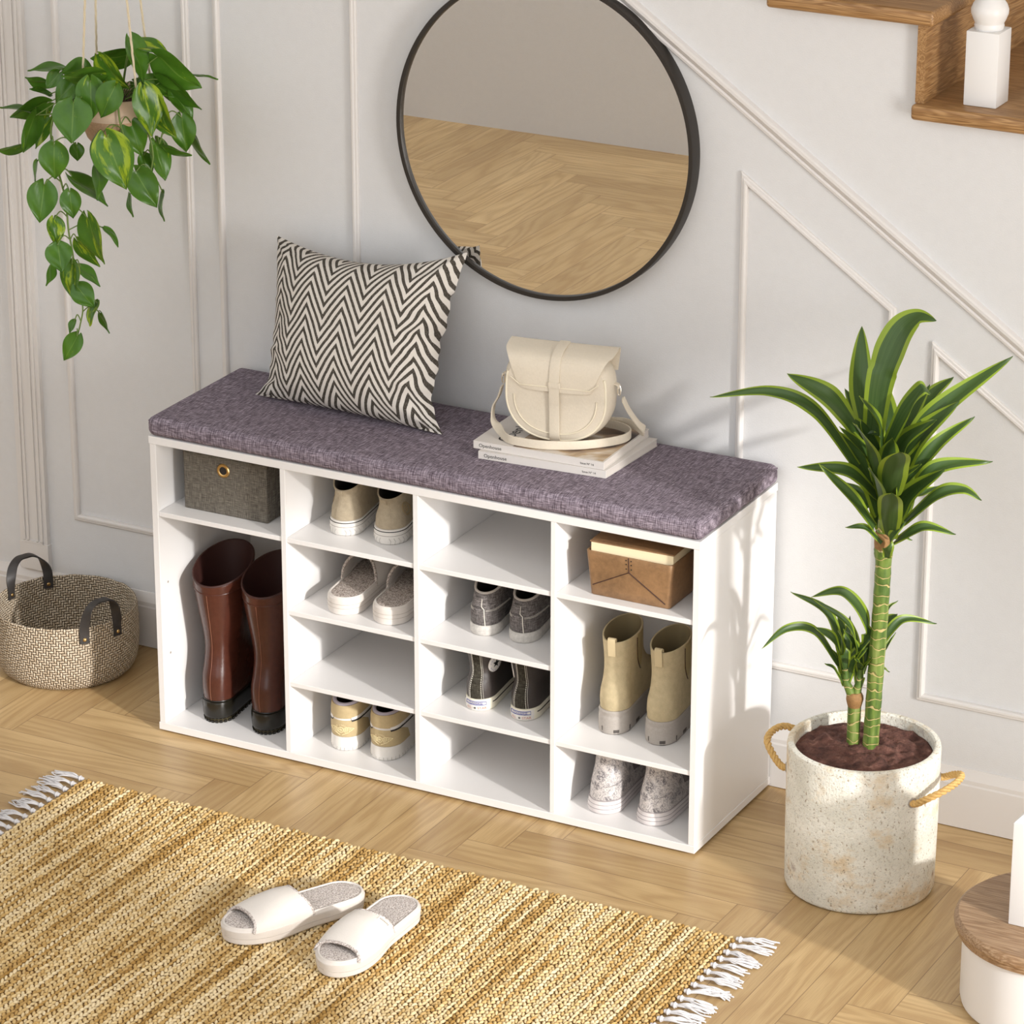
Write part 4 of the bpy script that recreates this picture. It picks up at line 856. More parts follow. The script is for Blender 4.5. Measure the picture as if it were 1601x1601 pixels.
def tan_sneaker(t, side):
    S = Form([(0, .003, .238, .0345, 0), (.0015, .001, .241, .0358, 0), (.012, 0, .242, .0362, 0), (.0255, .0015, .240, .0356, 0)], side)
    obj('sole', S.loft(), WHITE_RUBBER, t)
    n = MB()
    for a in range(-70, 71, 7): S.line([(a, .0008), (a, .0065)], .0007, .0002, 2, n)
    obj('tread_groove', n, WORN_RUBBER, t)
    U = Form([(.0256, .004, .234, .0345, 0), (.040, .002, .215, .0345, .03), (.054, .003, .180, .0335, .2), (.064, .004, .155, .0328, .4), (.076, .003, .135, .0325, .62, .004), (.084, .005, .125, .0310, .75, .016)], side)
    obj('upper', U.upper(.0045), WHITE_LEATHER, t); obj('lining', U.lining(.032, .0045), DARK_INSIDE, t)
    obj('heel_counter', U.patch(-62, 62, .026, lambda q: .0565-.012*abs(2*q-1)**6, .0012), TAN_NUBUCK, t)
    obj('collar_panel', U.patch(-78, 78, .0605, lambda q: .0835, .0022, 20), TAN_NUBUCK, t)
    sw = MB(); bw_ = MB()
    for sg in (1, -1):
        for mb_, za, zb in ((sw, .0575, .0620), (bw_, .0545, .0573)):
            q = U.patch(sg*22, sg*84, (lambda v, za=za: za+.004*v), (lambda v, zb=zb: zb+.006*v), .0024); mb_.add(q.v, q.f)
    obj('white_stripe', sw, WHITE_LEATHER, t); obj('black_stripe', bw_, BLACK, t)
    obj('collar_lining', U.rim(.0035, .0030), LILAC, t)
    e = MB(); on = U.on(0, .041, .053, .0019)
    def P2(pts, r=.00045): e.tube([on(*p) for p in pts], r, 5)
    e.tube([on(.0048*math.cos(2*PI*i/20), -.001+.0048*math.sin(2*PI*i/20)) for i in range(20)], .0006, 5, closed=True)
    P2([(-.004, -.001), (.004, -.001)]); P2([(0, -.005), (0, .003)]); P2([(-.003, -.004), (-.0008, -.001), (-.003, .002)]); P2([(.003, -.004), (.0008, -.001), (.003, .002)])
    for sg in (1, -1):
        P2([(sg*.005, .002), (sg*.012, .0035), (sg*.0225, .0008)], .0006)
        for q in range(4): P2([(sg*.005, .0005-.0018*q), (sg*(.012-.001*q), .0005-.002*q), (sg*(.0195-.0042*q), -.0008-.0026*q)])
        P2([(sg*.0225, .0008), (sg*.012, -.006), (sg*.002, -.0105)], .0006)
        for q in range(3): P2([(sg*(.008+.004*q), .003-.0006*q), (sg*(.007+.0035*q), -.005+.001*q)])
    word = 'AIR JORDAN'
    for i, ch in enumerate(word):
        a = math.radians(160-140*i/(len(word)-1)); put_text(e, ch, .0036, lambda x, y, a=a: on((.0078+y)*math.cos(a)*1.25+math.sin(a)*x, (.0078+y)*math.sin(a)-.001-math.cos(a)*x), True)
    obj('wing_emblem', e, GOLD_THREAD, t); obj('laces', laces(U, .046, .076, 6, 150), WHITE_LEATHER, t)
NOTCH = plain('grey_notch', srgb(84,78,74), .8)
def chelsea_boot(t, side):
    S = Form([(0, .002, .238, .0330, 0), (.002, 0, .241, .0345, 0), (.026, 0, .242, .0350, 0), (.032, .002, .240, .0343, 0), (.0385, .001, .241, .0348, 0), (.041, .003, .239, .0338, 0)], side)
    obj('sole', S.loft(), GREY_RUBBER, t)
    for a, w_, h in ((-42, 1.2, .011), (-14, 1.0, .013), (14, 5, .009), (40, 1.0, .012), (62, 4, .009), (84, 1, .012), (105, 4, .009), (-68, 4, .009)):
        obj('tread_notch', S.patch(a-w_, a+w_, .0004, h, .0004, 3, 2), NOTCH, t)
    U = Form([(.0411, .005, .233, .0325, 0), (.056, .003, .212, .0325, .03), (.074, .005, .178, .0310, .2), (.092, .011, .146, .0288, .55), (.115, .015, .126, .0280, .85), (.138, .014, .120, .0288, .95), (.1610, .012, .116, .0305, 1, .012)], side)
    obj('upper', U.upper(), CHELSEA, t); obj('lining', U.lining(.052), plain('sand_lining', srgb(150,134,100), .9), t)
    for sg in (1, -1): obj('elastic_gore', U.patch(sg*78, sg*104, lambda q: .100+.02*abs(2*q-1), .1600, .0006), plain('sand_elastic', srgb(172,154,112), .9), t)
    tabp = [(U.surf(0, .137, .0012)), U.surf(0, .154, .0022), U.surf(0, .1610, .0016)+Vector((0, -.001, .007)), U.surf(0, .1610, 0)+Vector((0, .005, .005)), U.surf(0, .1610, 0)+Vector((0, .0052, -.012))]
    obj('pull_tab', MB().ribbon(spline(tabp, 5), (1,0,0), .013, .0018), plain('pale_sand_tab', srgb(206,188,150), .9), t)
    z = MB(); U.line([(76, .156), (80, .12), (88, .095)], .0008, .0010, 6, z, .003); U.line([(-76, .156), (-80, .12), (-88, .095)], .0008, .0010, 6, z, .003)
    obj('gore_stitching', z, BOOT_DARK, t)
def floral_boot(t, side):
    S = Form([(0, .004, .238, .0365, 0), (.002, .001, .241, .0385, 0), (.010, 0, .242, .0390, 0), (.024, .004, .239, .0365, 0)], side)
    obj('sole', S.loft(), plain('lilac_white_rubber', srgb(218,210,208), .5), t)
    g = MB(); [S.line([(a, z) for a in range(-178, 179, 8)], .0006, .0001, 1, g) for z in (.010, .0165)]; S.line([(a, .0235) for a in range(-178, 179, 8)], .0010, .0002, 1, g)
    obj('sole_groove', g, plain('grey_groove', srgb(168,160,160), .6), t)
    U = Form([(.0241, .005, .234, .0355, 0), (.040, .008, .212, .0345, .05), (.058, .013, .180, .0325, .25), (.078, .020, .150, .0300, .6), (.098, .023, .135, .0295, .85), (.1165, .022, .130, .0305, 1)], side)
    obj('upper', U.upper(), TOILE, t); obj('lining', U.lining(.032), DARK_INSIDE, t)
    obj('heel_strip', U.patch(-16, 10, .0245, .116, .0012), TOILE, t); obj('heel_seam', U.line([(-45, .050), (-16, .047), (10, .047), (45, .052)], .0005, .0010, 5), plain('grey_seam', srgb(160,152,150), .7), t)
    obj('side_gore', U.patch(80, 100, .050, .1155, .0008), plain('grey_elastic', srgb(120,112,112), .9), t)
def tall_boot(t, side):
    S = Form([(.007, .004, .240, .0335, 0), (.010, .002, .243, .0355, 0), (.030, 0, .245, .0362, 0), (.0385, .001, .243, .0356, 0), (.0395, .003, .241, .0345, 0)], side)
    obj('sole', S.loft(), BLACK_RUBBER, t)
    lug = Form([(0, .006, .236, .0325, 0), (.0069, .004, .239, .0335, 0)], side); m = lug.loft()
    obj('lug_sole', m, LUG, t)
    tm = MB()
    for a in range(-80, 81, 8):
        q = lug.patch(a-2.4, a+2.4, .0, .005, .0022, 3, 2); tm.add(q.v, q.f)
    obj('tread_lug', tm, BLACK_RUBBER, t)
    U = Form([(.0396, .005, .236, .0345, 0), (.060, .002, .222, .0345, 0), (.085, .003, .190, .0340, .12), (.110, .010, .152, .0322, .5), (.140, .014, .132, .0325, .85), (.175, .010, .130, .0375, 1), (.215, .003, .132, .0440, 1), (.246, -.002, .136, .0490, 1, .018), (.260, -.004, .138, .0505, 1, .036)], side)
    obj('upper', U.upper(.003), BOOT, t, angle=60); obj('lining', U.lining(.06, .003), BOOT_DARK, t)
    b = MB(); U.line([(a, .2450) for a in range(-180, 181, 9)], .0011, .0003, 1, b); obj('top_band', b, BOOT, t)
    obj('rim', U.rim(.0019, .0014), BOOT_DARK, t)
    obj('back_seam', U.line([(-2, .041), (-2, .243)], .0004, .0003, 40), plain('rust_thread', srgb(150,96,72), .6), t)
    w = MB(); U.line([(a, .0412) for a in range(-178, 179, 8)], .0012, .0004, 1, w); obj('welt', w, BLACK_RUBBER, t)

shoe('tall_boot', 'tall chestnut brown leather boot nearest the left side panel of the bench', 'tall brown boots in the left compartment', .0865, .036, A0, 7, tall_boot, -1)
shoe('tall_boot', 'tall chestnut brown leather boot beside the first divider, right of its twin', 'tall brown boots in the left compartment', .1880, .034, A0, 7, tall_boot, 1)
shoe('canvas_sneaker', 'beige suede sneaker on the top shelf, the one farther from the divider to its right', 'beige sneakers on the top shelf', .3480, .050, A3, 9, beige_sneaker, -1)
shoe('canvas_sneaker', 'beige suede sneaker with round side emblem on the top shelf, partly behind the divider', 'beige sneakers on the top shelf', .4340, .050, A3, 9, beige_sneaker, 1)
shoe('house_slipper', 'off white fleece lined slipper below the beige sneakers, fully visible one of two', 'fleece slippers on the second shelf', .3590, .022, A2, 7, slipper, -1)
shoe('house_slipper', 'off white fleece lined slipper below the beige sneakers, cut off by the divider', 'fleece slippers on the second shelf', .4470, .021, A2, 5, slipper, 1)
shoe('canvas_sneaker', 'washed grey canvas low sneaker with white heel seam, left one of its pair', 'grey sneakers in the third column', .6120, .056, A2, 8, grey_sneaker, -1)
shoe('canvas_sneaker', 'washed grey canvas low sneaker half hidden by the third divider', 'grey sneakers in the third column', .6830, .059, A2, 6, grey_sneaker, 1)
shoe('high_top_sneaker', 'black leather high top sneaker with a round white star patch at the ankle', 'black high tops in the third column', .6085, .044, A1, 7, high_top, -1)
shoe('high_top_sneaker', 'black leather high top sneaker beside the third divider, its star patch hidden', 'black high tops in the third column', .6930, .044, A1, 5, high_top, 1)
shoe('basketball_sneaker', 'tan and white basketball sneaker on the bottom board, fully visible one of two', 'tan sneakers on the bottom board', .3440, .045, A0, 8, tan_sneaker, -1)
shoe('basketball_sneaker', 'tan and white basketball sneaker on the bottom board, cut off by the second divider', 'tan sneakers on the bottom board', .4230, .042, A0, 5, tan_sneaker, 1)
shoe('chelsea_boot', 'sand suede ankle boot with chunky grey sole, left one under the leather bin', 'sand ankle boots in the right column', .8490, .065, A1, 6, chelsea_boot, -1)
shoe('chelsea_boot', 'sand suede ankle boot with chunky grey sole, touching the edge of the right side panel', 'sand ankle boots in the right column', .9350, .063, A1, 3, chelsea_boot, 1)
shoe('floral_ankle_boot', 'white ankle boot with grey floral print on the bottom board, left one of two', 'floral boots in the bottom right compartment', .8495, .031, A0, 5, floral_boot, -1)
shoe('floral_ankle_boot', 'white ankle boot with grey floral print, on the bottom board by the right side panel', 'floral boots in the bottom right compartment', .9380, .030, A0, -1, floral_boot, 1)
RUGZ = .0105
def slide(label, heel, toe, side):
    d = Vector(toe)-Vector(heel); t = thing('slide_sandal', label, 'slipper', (heel[0], heel[1], RUGZ), math.atan2(d.y, d.x)-PI/2, 'slides on the rug'); slipper(t, side, True)
slide('off white open toe slide slipper on the rug, left one of two, without a label', (.646, -.405), (.530, -.628), -1)
slide('off white open toe slide slipper on the rug with a woven label on its strap', (.732, -.400), (.722, -.652), 1)
# ------------------------------------------------------------------ woven basket
bc = (-.305, .163)
bs = thing('woven_basket', 'round woven paper cord basket with dark leather handles left of the bench', 'basket', (bc[0], bc[1], 0))
prof = [(.0, .001), (.06, .001), (.106, .001), (.118, .006), (.1255, .018), (.1300, .035), (.1322, .060), (.1326, .085), (.1318, .108), (.1310, .122), (.1298, .1265), (.1275, .1268), (.1260, .122), (.1268, .100), (.1272, .060), (.122, .024), (.108, .010), (.06, .008), (0, .008)]
pf = [(p.x, p.y) for p in spline([(r, z, 0) for r, z in prof], 4)]
bm_ = MB(); bm_.uv = []; nA = 176; s_ = 0.0
for i, (r, z) in enumerate(pf):
    if i: s_ += math.hypot(r-pf[i-1][0], z-pf[i-1][1])
    for j in range(nA+1):
        a = 2*PI*j/nA; wob = .0012*noise.noise(Vector((math.cos(a)*4, math.sin(a)*4, z*14))) if r > .05 else 0
        bm_.v.append(((max(r, .0005)+wob)*math.cos(a), (max(r, .0005)+wob)*math.sin(a), z+(.0018*noise.noise(Vector((math.cos(a)*6, math.sin(a)*6, 5))) if z > .1 else 0))); bm_.uv.append((j+.001, s_/.0047+.001))
for i in range(len(pf)-1):
    for j in range(nA): k = i*(nA+1)+j; bm_.f.append((k, k+1, k+nA+2, k+nA+1))
obj('body', bm_, BASKET, bs, angle=70)
def basket_handle(a0, a1, rad, z0, up, out):
    h = thing_part = None
    m = (a0+a1)/2; P = []; S = []
    R0 = lambda a, r, z: Vector((math.cos(math.radians(a))*r, math.sin(math.radians(a))*r, z))
    K = [(a0, rad, z0-.012, 0), (a0, rad, z0+.006, 0), (a0+(a1-a0)*.02, rad+out*.2, z0+.026, .35), (a0+(a1-a0)*.14, rad+out*.6, z0+up*.80, .8), (a0+(a1-a0)*.32, rad+out, z0+up*.98, 1), (m, rad+out, z0+up, 1), (a1-(a1-a0)*.32, rad+out, z0+up*.98, 1), (a1-(a1-a0)*.14, rad+out*.6, z0+up*.80, .8), (a1-(a1-a0)*.02, rad+out*.2, z0+.026, .35), (a1, rad, z0+.006, 0), (a1, rad, z0-.012, 0)]
    path = spline([R0(a, r, z) for a, r, z, _ in K], 5)
    for i, p in enumerate(path):
        f = i/5; j = min(int(f), len(K)-1); t = f-j; w = K[j][3] if j+1 >= len(K) else lerp(K[j][3], K[j+1][3], t)
        a = math.atan2(p.y, p.x); tan = Vector((-math.sin(a), math.cos(a), 0)); rd = Vector((math.cos(a), math.sin(a), 0)); S.append(tan*(1-w)+rd*w+Vector((0,0,.0001)))
    h = obj('handle', MB().ribbon(path, S, .0175, .0026), STRAP, bs, angle=50)
    for a in (a0, a1):
        rv = MB(); c = R0(a, rad, z0-.004); nn = Vector((c.x, c.y, 0)).normalized()*(1 if rad > .13 else -1)
        ux = Vector((0,0,1)).cross(nn).normalized(); rings = []
        for r, o in ((.0036, .0012), (.0036, .0022), (.0026, .0034), (.0008, .0038)): rings.append([tuple(c+nn*o+(ux*math.cos(2*PI*k/16)+Vector((0,0,1))*math.sin(2*PI*k/16))*r) for k in range(16)])
        obj('rivet', rv.loft(rings, True, True, True), BRASS, h)
basket_handle(-41, -12, .1345, .110, .068, .006)
basket_handle(177, 139, .1235, .1175, .058, .006)

# ------------------------------------------------------------------ potted dracaena
pc = (1.312, .046)
pd = thing('potted_dracaena', 'tall dracaena with yellow edged leaves in a weathered stone pot right of the bench', 'potted plant', (pc[0], pc[1], 0))
R = .1215
obj('pot', MB().lathe([(0, .001), (R-.006, .001), (R-.003, .003), (R-.001, .008), (R+.0005, .12), (R+.001, .243), (R, .2485), (R-.003, .2505), (R-.008, .2505), (R-.0105, .248), (R-.0115, .235), (R-.0115, .20), (0, .20)], 120), STONE, pd, angle=40)
so = []; ns = 72
for i in range(26):
    r = (R-.0117)*(1-i/25.5); so.append([(r*math.cos(2*PI*j/ns), r*math.sin(2*PI*j/ns), .2300+.010*(1-(r/R)**2)+.008*noise.noise(Vector((r*math.cos(2*PI*j/ns)*60, r*math.sin(2*PI*j/ns)*60, 2)))*(1 if i else .3)+.004*noise.noise(Vector((r*math.cos(2*PI*j/ns)*150, r*math.sin(2*PI*j/ns)*150, 5)))*(1 if i else .3)) for j in range(ns)])
obj('soil', MB().loft([[(x, y, .2005) for x, y, z in so[0]]]+so, True, True, True), SOIL, pd, angle=80)
def rope(path, r, turns, mb=None):
    mb = mb or MB(); P = [Vector(p) for p in path]; L = len(P)
    for k in range(3):
        Q = []; up = None
        for i, p in enumerate(P):
            t = (P[min(i+1, L-1)]-P[max(i-1, 0)]).normalized(); up = t.orthogonal() if up is None else up-t*up.dot(t); up.normalize(); w = t.cross(up); a = 2*PI*(k/3+turns*i/(L-1)); Q.append(p+(up*math.cos(a)+w*math.sin(a))*r*.56)
        mb.tube(Q, r*.50, 7)
    return mb
def pot_handle(am, half, zz, up, out):
    f = lambda a, r, z: (math.cos(math.radians(a))*r, math.sin(math.radians(a))*r, z)
    K = [f(am-half, R-.004, zz), f(am-half, R+.008, zz+.001), f(am-half*.8, R+out*.55, zz+up*.45), f(am-half*.45, R+out*.92, zz+up*.9), f(am, R+out, zz+up), f(am+half*.45, R+out*.92, zz+up*.9), f(am+half*.8, R+out*.55, zz+up*.45), f(am+half, R+.008, zz+.001), f(am+half, R-.004, zz)]
    h = obj('rope_handle', rope(spline(K, 16), .0058, 9), ROPE, pd, angle=60)
    for a in (am-half, am+half):
        m = MB(); c = Vector(f(a, R+.0006, zz)); nn = Vector((c.x, c.y, 0)).normalized(); ux = Vector((0,0,1)).cross(nn)
        m.loft([[tuple(c+nn*o+(ux*math.cos(2*PI*k/20)+Vector((0,0,1))*math.sin(2*PI*k/20))*r) for k in range(20)] for r, o in ((.0085, -.001), (.0085, .0012), (.0055, .0016), (.0055, -.001))], True)
        obj('eyelet', m, GREY_RUBBER, h)
pot_handle(-2, 26, .190, .026, .040); pot_handle(178, 26, .200, .030, .040)
def strap_leaves(data, fold=.22):
    m = MB(); m.uv = []; n = 24; k = 8
    for qi, (pts, w) in enumerate(data):
        blunt = data is DRACAENA_LEAVES and qi in (7, 8, 9)
        P = spline(pts, 12); L = len(P); o = len(m.v)
        cen = Vector((1.318, .055, 0))
        for i, p in enumerate(P):
            u = i/(L-1); t = (P[min(i+1, L-1)]-P[max(i-1, 0)]).normalized()
            view = Vector((.40, -.82, .38)); rad = Vector((p.x-cen.x, p.y-cen.y, 0)); up = Vector((0,0,1))-t*t.z
            base = up if up.length > .25 else (-rad+Vector((0,0,.3)))
            nn = (base.normalized()*.6+view*.8); nn = (nn-t*nn.dot(t)).normalized(); s = t.cross(nn)
            wd = w*1.15*(min(1, .62+1.0*u) if u < .38 else max(0, 1-((u-.38)/.62)**(5.0 if blunt else 1.7)))
            if u >= .999: wd = .0004
            for j in range(k+1):
                a = -1+2*j/k; m.v.append(tuple(p+s*(a*wd/2)-t*(.006*(1-abs(a)) if blunt and u > .97 else 0)-nn*(fold*wd*(1-abs(a))*.5-.0012*math.sin(u*9+a*3)))); m.uv.append(((a+1)/2, u))
        for i in range(L-1):
            for j in range(k): q = o+i*(k+1)+j; m.f.append((q, q+1, q+k+2, q+k+1))
    return m
rl = random.Random(11)
for q in range(16):      # short inner leaves that sheathe the cane
    z = .60+.0085*q; a = 2.4*q; b = Vector((1.3275, .0592, z)); o_ = Vector((math.cos(a), math.sin(a), 0)); L_ = rl.uniform(.10, .16)
    DRACAENA_LEAVES.append(([tuple(b+o_*.006), tuple(b+o_*(.020+.1*L_)+Vector((0,0,L_*.55))), tuple(b+o_*(.05+.35*L_)+Vector((0,0,L_)))], rl.uniform(.030, .042)))
obj('foliage', strap_leaves(DRACAENA_LEAVES), DRAC, pd, world=True, angle=70)
tr = spline(TRUNK[:6], 8); Lr = len(tr)
obj('trunk', MB().tube([Vector(TRUNK[0])-Vector((0,0,.02))]+tr, [.0128]+[.0128+.0004*math.sin(i*2.1)+(.002 if .62 < i/Lr < .74 else 0)-(.004*max(0, i/Lr-.75)*4*.6) for i in range(Lr)], 20), CANE, pd, world=True, angle=60)
kn = MB(); kc = Vector(TRUNK[4]); rr = [[(kc.x+r*math.cos(a*PI/8), kc.y+r*math.sin(a*PI/8), kc.z+z) for a in range(16)] for r, z in ((.0126, -.020), (.0136, -.010), (.0146, .002), (.0140, .012), (.0130, .02))]
NODE = plain('tan_leaf_scar', srgb(150,112,68), .7, nz=(.2, 200)); obj('leaf_scar', kn.loft(rr, True, True, True), NODE, pd, world=True)
of = MB(); of.tube([Vector(OFFSHOOT[0][0])-Vector((0,0,.045)), Vector(OFFSHOOT[0][0]), Vector(OFFSHOOT[0][1])], [.0105, .0105, .0108], 18)
of.tube([OFFSHOOT[0][1], OFFSHOOT[1][0], OFFSHOOT[1][1], OFFSHOOT[1][2]], [.009, .008, .006, .005], 14).tube([OFFSHOOT[0][1], OFFSHOOT[2][0], OFFSHOOT[2][1], OFFSHOOT[2][2]], [.009, .008, .006, .005], 14)
obj('offshoot_trunk', of, CANE, pd, world=True, angle=60)
kc = Vector(OFFSHOOT[0][1]); obj('leaf_scar', MB().loft([[(kc.x+r*math.cos(a*PI/8), kc.y+r*math.sin(a*PI/8), kc.z+z) for a in range(16)] for r, z in ((.0105, -.006), (.0125, .001), (.0140, .008), (.0135, .014), (.010, .020))], True, True, True), NODE, pd, world=True)
for q in range(9):
    b = Vector(OFFSHOOT[1 + q % 2][1+(q//2) % 2]); a = 2.4*q; o_ = Vector((math.cos(a), math.sin(a), 0)); L_ = rl.uniform(.045, .085)
    OFFSHOOT_LEAVES.append(([tuple(b-Vector((0,0,.008))), tuple(b+o_*(.010)+Vector((0,0,L_*.5))), tuple(b+o_*(.012+.35*L_)+Vector((0,0,L_)))], rl.uniform(.013, .019)))
obj('offshoot_foliage', strap_leaves(OFFSHOOT_LEAVES), DRAC, pd, world=True, angle=70)

# ------------------------------------------------------------------ hanging pothos
hc = (-.107, .104); hz = 1.035
hp = thing('hanging_pothos', 'trailing pothos in a pink clay bowl hanging on ropes before the left wall panels', 'hanging plant', (hc[0], hc[1], hz-.0105))
obj('pot', MB().lathe([(r, z*1.14-.0105) for r, z in [(0, 0), (.030, 0), (.038, .003), (.052, .018), (.061, .040), (.0635, .0405), (.0675, .062), (.069, .080), (.0685, .083), (.0655, .083), (.0645, .080), (.062, .060), (0, .058)]], 64, (hc[0], hc[1], hz)), TERRACOTTA, hp, world=True, angle=40)
obj('speckled_base', MB().lathe([(r, z*1.14-.0105) for r, z in [(.0306, -.0004), (.0386, .0026), (.0527, .0177), (.0617, .0402), (.0640, .0408), (.0655, .050), (.0640, .0508)]], 64, (hc[0], hc[1], hz)), CLAY_DARK, hp, world=True, angle=40)
obj('soil', MB().lathe([(.064, .066), (.05, .074), (.02, .078), (0, .078)], 40, (hc[0], hc[1], hz)), SOIL, hp, world=True)
top = Vector((hc[0]-.012, hc[1]+.012, 2.30))
for a, b in (((-.1690,.1375,1.118), (-.1620,.1335,1.2703)), ((-.1365,.045,1.1180), (-.1250,.0490,1.2896)), ((-.0440,.0722,1.1180), (-.0560,.0700,1.2896)), ((-.0780,.166,1.1180), (-.0900,.1600,1.2703))):
    a = Vector(a); b = Vector(b); d = (b-a); e = b+d.normalized()*.12; e2 = e.lerp(top, .5)
    obj('rope', rope([a.lerp(b, i/20) for i in range(20)]+[b.lerp(e, i/20) for i in range(20)]+[e.lerp(top, i/40) for i in range(41)], .0021, 70), COTTON, hp, world=True, angle=60)
def heart(u):
    """half width of a heart leaf at u from the notch 0 to the tip 1"""
    return .5*(max(u, .004)**.48)*((1-u)**1.04)/.3858
def heart_leaves(data):
    m = MB(); m.uv = []; n, k = 18, 10; view = Vector((.42, -.80, .42)).normalized()
    for q, (b, t, w, roll, gold) in enumerate(data):
        b, t = Vector(b), Vector(t); d = t-b; L = d.length; ax = d.normalized(); nn = (view-ax*view.dot(ax)); nn = nn.normalized() if nn.length > .05 else Vector((0,0,1)); s = ax.cross(nn)
        Mr = Matrix.Rotation(roll, 3, ax); nn = Mr @ nn; s = Mr @ s; o = len(m.v)
        bend = .10*L*(.5+random.random()); fold = .16+.12*random.random(); tw = random.uniform(-.25, .25)
        L *= 1.06; w *= 1.16
        for i in range(n+1):
            u = (i/n)**1.4; h = heart(u)*w
            for j in range(k+1):
                a = -1+2*j/k; lob = -.20*L*(1-u/.4)**1.6*(1-(1-abs(a))**1.8)*(1-.35*abs(a)**6) if u < .4 else 0
                p = b+ax*(u*L+lob+.10*L*(1-u)*0)+s*(a*h)+nn*(bend*math.sin(PI*min(1, u*1.05))-fold*abs(h)*(1-abs(a))*1.0-.5*bend*u*u+tw*a*h*u+.0012*math.sin(a*5+u*7+q))
                m.v.append(tuple(p)); m.uv.append(((a+1)/2, u))
        for i in range(n):
            for j in range(k): z = o+i*(k+1)+j; m.f.append((z, z+1, z+k+2, z+k+1))
    return m
obj('foliage', heart_leaves([l for l in POTHOS_LEAVES if not l[4]]), POTHOS_A, hp, world=True, angle=80)
obj('golden_foliage', heart_leaves([l for l in POTHOS_LEAVES if l[4]]), POTHOS_B, hp, world=True, angle=80)
vm = MB(); nodes = []
for v in POTHOS_VINES:
    P = spline(v, 6); nodes += P[2:]; vm.tube([Vector((hc[0]+(P[0].x-hc[0])*.5, hc[1]+(P[0].y-hc[1])*.5, hz+.078))]+P, [.0018]+[.0021-.0009*i/len(P) for i in range(len(P))], 7)
for b, t, w, roll, g in POTHOS_LEAVES:
    b = Vector(b); c = min(nodes, key=lambda p: (p-b).length+max(0, b.z-p.z)*1.5); src = c
    if b.z > 1.085 or (c-b).length > .07: src = Vector((hc[0]+(b.x-hc[0])*.30, hc[1]+(b.y-hc[1])*.30, hz+.078))
    mid = src.lerp(b, .5)+Vector((0, 0, .012)); vm.tube([p for p in spline([src, mid, b], 5)], [.0011]*10+[.0008], 6)
obj('vine', vm, VINE, hp, world=True, angle=80)

# ------------------------------------------------------------------ rug
rx0, rx1, ry0, ry1 = .0, 1.2235, -.2315, -1.02
rg = thing('jute_rug', 'chunky woven golden jute rug with white cotton tassels on the oak floor', 'rug', ((rx0+rx1)/2, (ry0+ry1)/2, 0))
obj('backing', MB().box(rx0+.003, rx1-.003, ry1+.003, ry0-.003, .0006, .0045), JUTE_BASE, rg, smooth=False, world=True)
def chunks():
    sx, sy = .0064, .0112; nx = int((rx1-rx0)/sx); ny = int((ry0-ry1)/sy); seg, rows = 7, (.02, .55, .92)
    V = []; F = []; T = []
    tmpl = [(0, 0, 1.0)]
    for e in (.62, .95): tmpl += [(math.cos(2*PI*k/seg)*e, math.sin(2*PI*k/seg)*e, math.sqrt(max(0, 1-e*e))) for k in range(seg)]
    tf = [(0, 1+k, 1+(k+1) % seg) for k in range(seg)]+[(1+k, 1+seg+k, 1+seg+(k+1) % seg, 1+(k+1) % seg) for k in range(seg)]
    rnd = random.Random(3); mx, my = (rx0+rx1)/2, (ry0+ry1)/2
    for i in range(nx+1):
        x = rx0+sx*(i+.5)*(rx1-rx0)/(sx*(nx+1)); ph = rnd.random()*sy; rowt = rnd.random()
        for j in range(ny+1):
            y = ry0-sy*(j+.5)+ph-.5*sy; y = min(ry0-.004, max(ry1+.004, y))
            t = .58+.50*noise.noise(Vector((x*34, y*2.2, 1.3)))+.75*noise.noise(Vector((i*1.7, y*5.0, 4.1)))+.30*(rowt-.5)+.40*(rnd.random()-.5)+.14*(x-.55)  # tint also climbs rightwards, painting in the rug's sunnier side
            t = max(0, min(1, t)); a = math.radians((24 if i % 2 else -24)+rnd.uniform(-9, 9)); ca, sa = math.cos(a), math.sin(a)
            ly = sy*rnd.uniform(.50, .68); lx = sx*rnd.uniform(.44, .58); hh = rnd.uniform(.0042, .0062); o = len(V); jx = rnd.uniform(-.0008, .0008); jy = rnd.uniform(-.001, .001)
            for px, py, pz in tmpl:
                u, v = px*lx, py*ly; V.append((x+jx+u*ca-v*sa-mx, y+jy+u*sa+v*ca-my, .0040+pz*hh)); T.append(t)
            F += [tuple(q+o for q in f) for f in tf]
    return V, F, T
V, F, T = chunks(); me = bpy.data.meshes.new('weave'); me.from_pydata(V, [], F); at = me.attributes.new('tint', 'FLOAT', 'POINT'); at.data.foreach_set('value', T)
for p in me.polygons: p.use_smooth = True
me.materials.append(JUTE); o = bpy.data.objects.new('weave', me); COL.objects.link(o); o.parent = rg
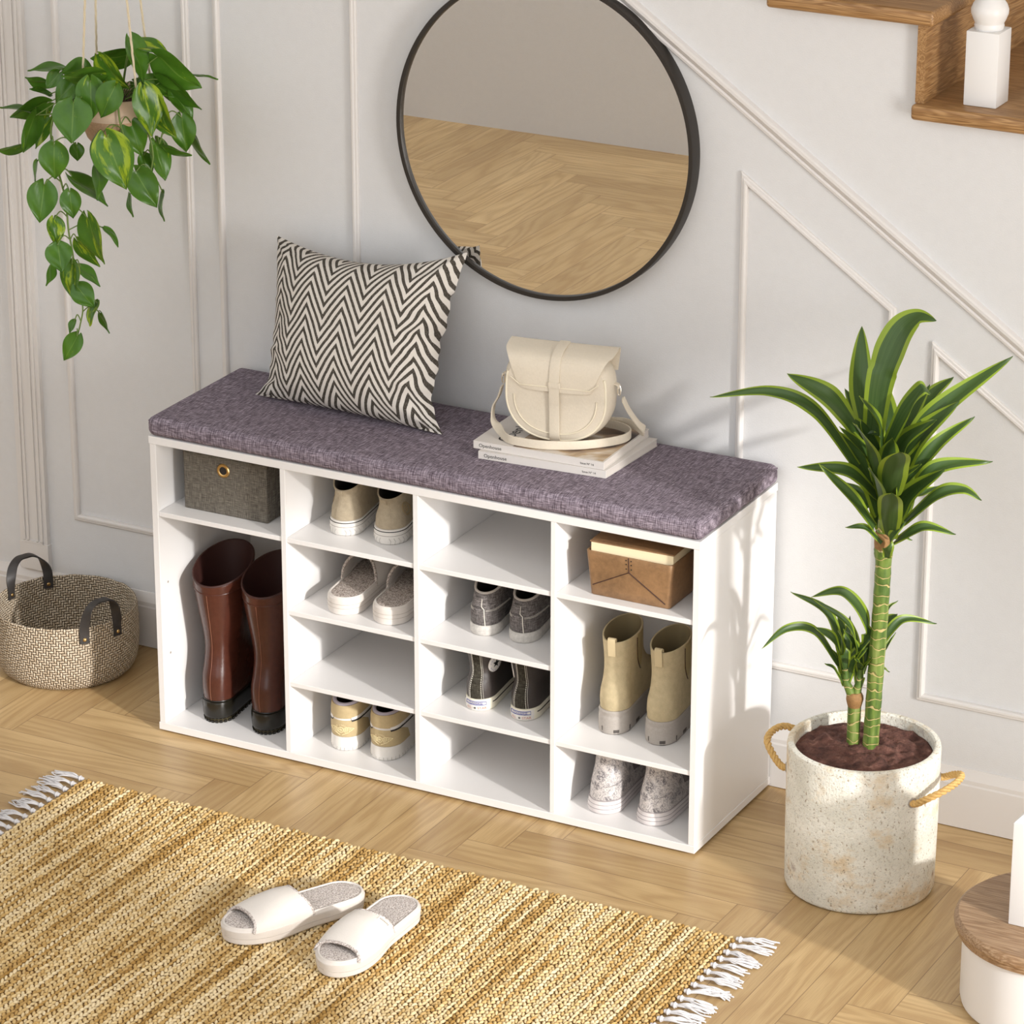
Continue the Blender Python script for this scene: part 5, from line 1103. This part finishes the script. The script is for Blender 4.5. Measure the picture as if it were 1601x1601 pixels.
def tassel(x, y, dirx, seed):
    rnd = random.Random(seed); m = MB(); c = Vector((x, y, .0065)); nst = 8; lean = rnd.uniform(-.010, .012)
    m.tube([c-Vector((dirx*.004, 0, 0)), c+Vector((dirx*.002, 0, .0005)), c+Vector((dirx*.006, 0, 0))], [.0034, .0044, .0036], 8)
    m.tube([c+Vector((dirx*.002, math.cos(a*PI/6)*.0044, math.sin(a*PI/6)*.0044)) for a in range(12)], .0011, 5, closed=True)
    bend = rnd.uniform(.1, .9)
    for k in range(nst):
        f = (k-(nst-1)/2)/((nst-1)/2); L = rnd.uniform(.044, .066); sp = f*.0095+rnd.uniform(-.002, .002)
        pts = [c+Vector((dirx*.003, f*.002, rnd.uniform(-.001, .001)))]
        for s in (.25, .5, .75, 1.0): pts.append(Vector((c.x+dirx*(.005+L*s*(.98-.12*s*bend)), c.y+lean*s+sp*min(1, s*1.8)*(1-.2*s)+bend*.016*s*s*(1 if dirx < 0 else 1)+rnd.uniform(-.0015, .0015), max(.0016, .0078*(1-s*s*.9)+rnd.uniform(0, .004)))))
        m.tube(spline(pts, 4), .0014, 5)
    return m
n = 0
while ry0-.004-.0236*n > ry1+.004:
    y = ry0-.004-.0236*n
    for x, d in ((rx0-.005, -1), (rx1+.005, 1)): obj('tassel', tassel(x, y, d, 50+n+(500 if d > 0 else 0)), FRINGE, rg, world=True, angle=80)
    n += 1

# ------------------------------------------------------------------ light and camera
w = bpy.data.worlds.new('World'); scene.world = w; w.use_nodes = True
bg = w.node_tree.nodes['Background']; bg.inputs[0].default_value = (.97, .985, 1.0, 1); bg.inputs[1].default_value = 1.52
# low sun entering through the tall opening shaped into the added right wall
sun = bpy.data.lights.new('sun', 'SUN'); sun.energy = 2.7; sun.angle = math.radians(2.2); sun.color = (1.0, .975, .945)
so_ = bpy.data.objects.new('sun', sun); COL.objects.link(so_); so_.location = (7.95, -3.05, 3.05)
d = Vector((-2.31, 1.0, -.83)); so_.rotation_euler = d.to_track_quat('-Z', 'Y').to_euler()
glow = bpy.data.lights.new('added_side_fill', 'AREA'); glow.shape = 'RECTANGLE'; glow.size = 1.15; glow.size_y = 2.2; glow.energy = 105; glow.color = (1.0, .985, .965)  # unseen area lamp added in the opening for soft light from the right
go = bpy.data.objects.new('added_side_fill', glow); COL.objects.link(go); go.location = (5.18, -2.0, 1.12); go.rotation_euler = Vector((-1, 0, 0)).to_track_quat('-Z', 'Y').to_euler()
cam = bpy.data.cameras.new('camera'); co = bpy.data.objects.new('camera', cam); COL.objects.link(co); scene.camera = co
co.location = (3.3033, -4.9022, 2.7276); co.rotation_euler = (1.1960, 0, .48780)
cam.sensor_width = 36; cam.sensor_fit = 'HORIZONTAL'; cam.lens = 36*5746.0163/1601; cam.clip_end = 60
vs = scene.view_settings; scene.display_settings.display_device = 'sRGB'
vs.view_transform = 'Standard'; vs.look = 'None'; vs.exposure = 0.12; vs.gamma = 1.0; vs.use_curve_mapping = False
scene.cycles.use_denoising = True; scene.cycles.max_bounces = 8
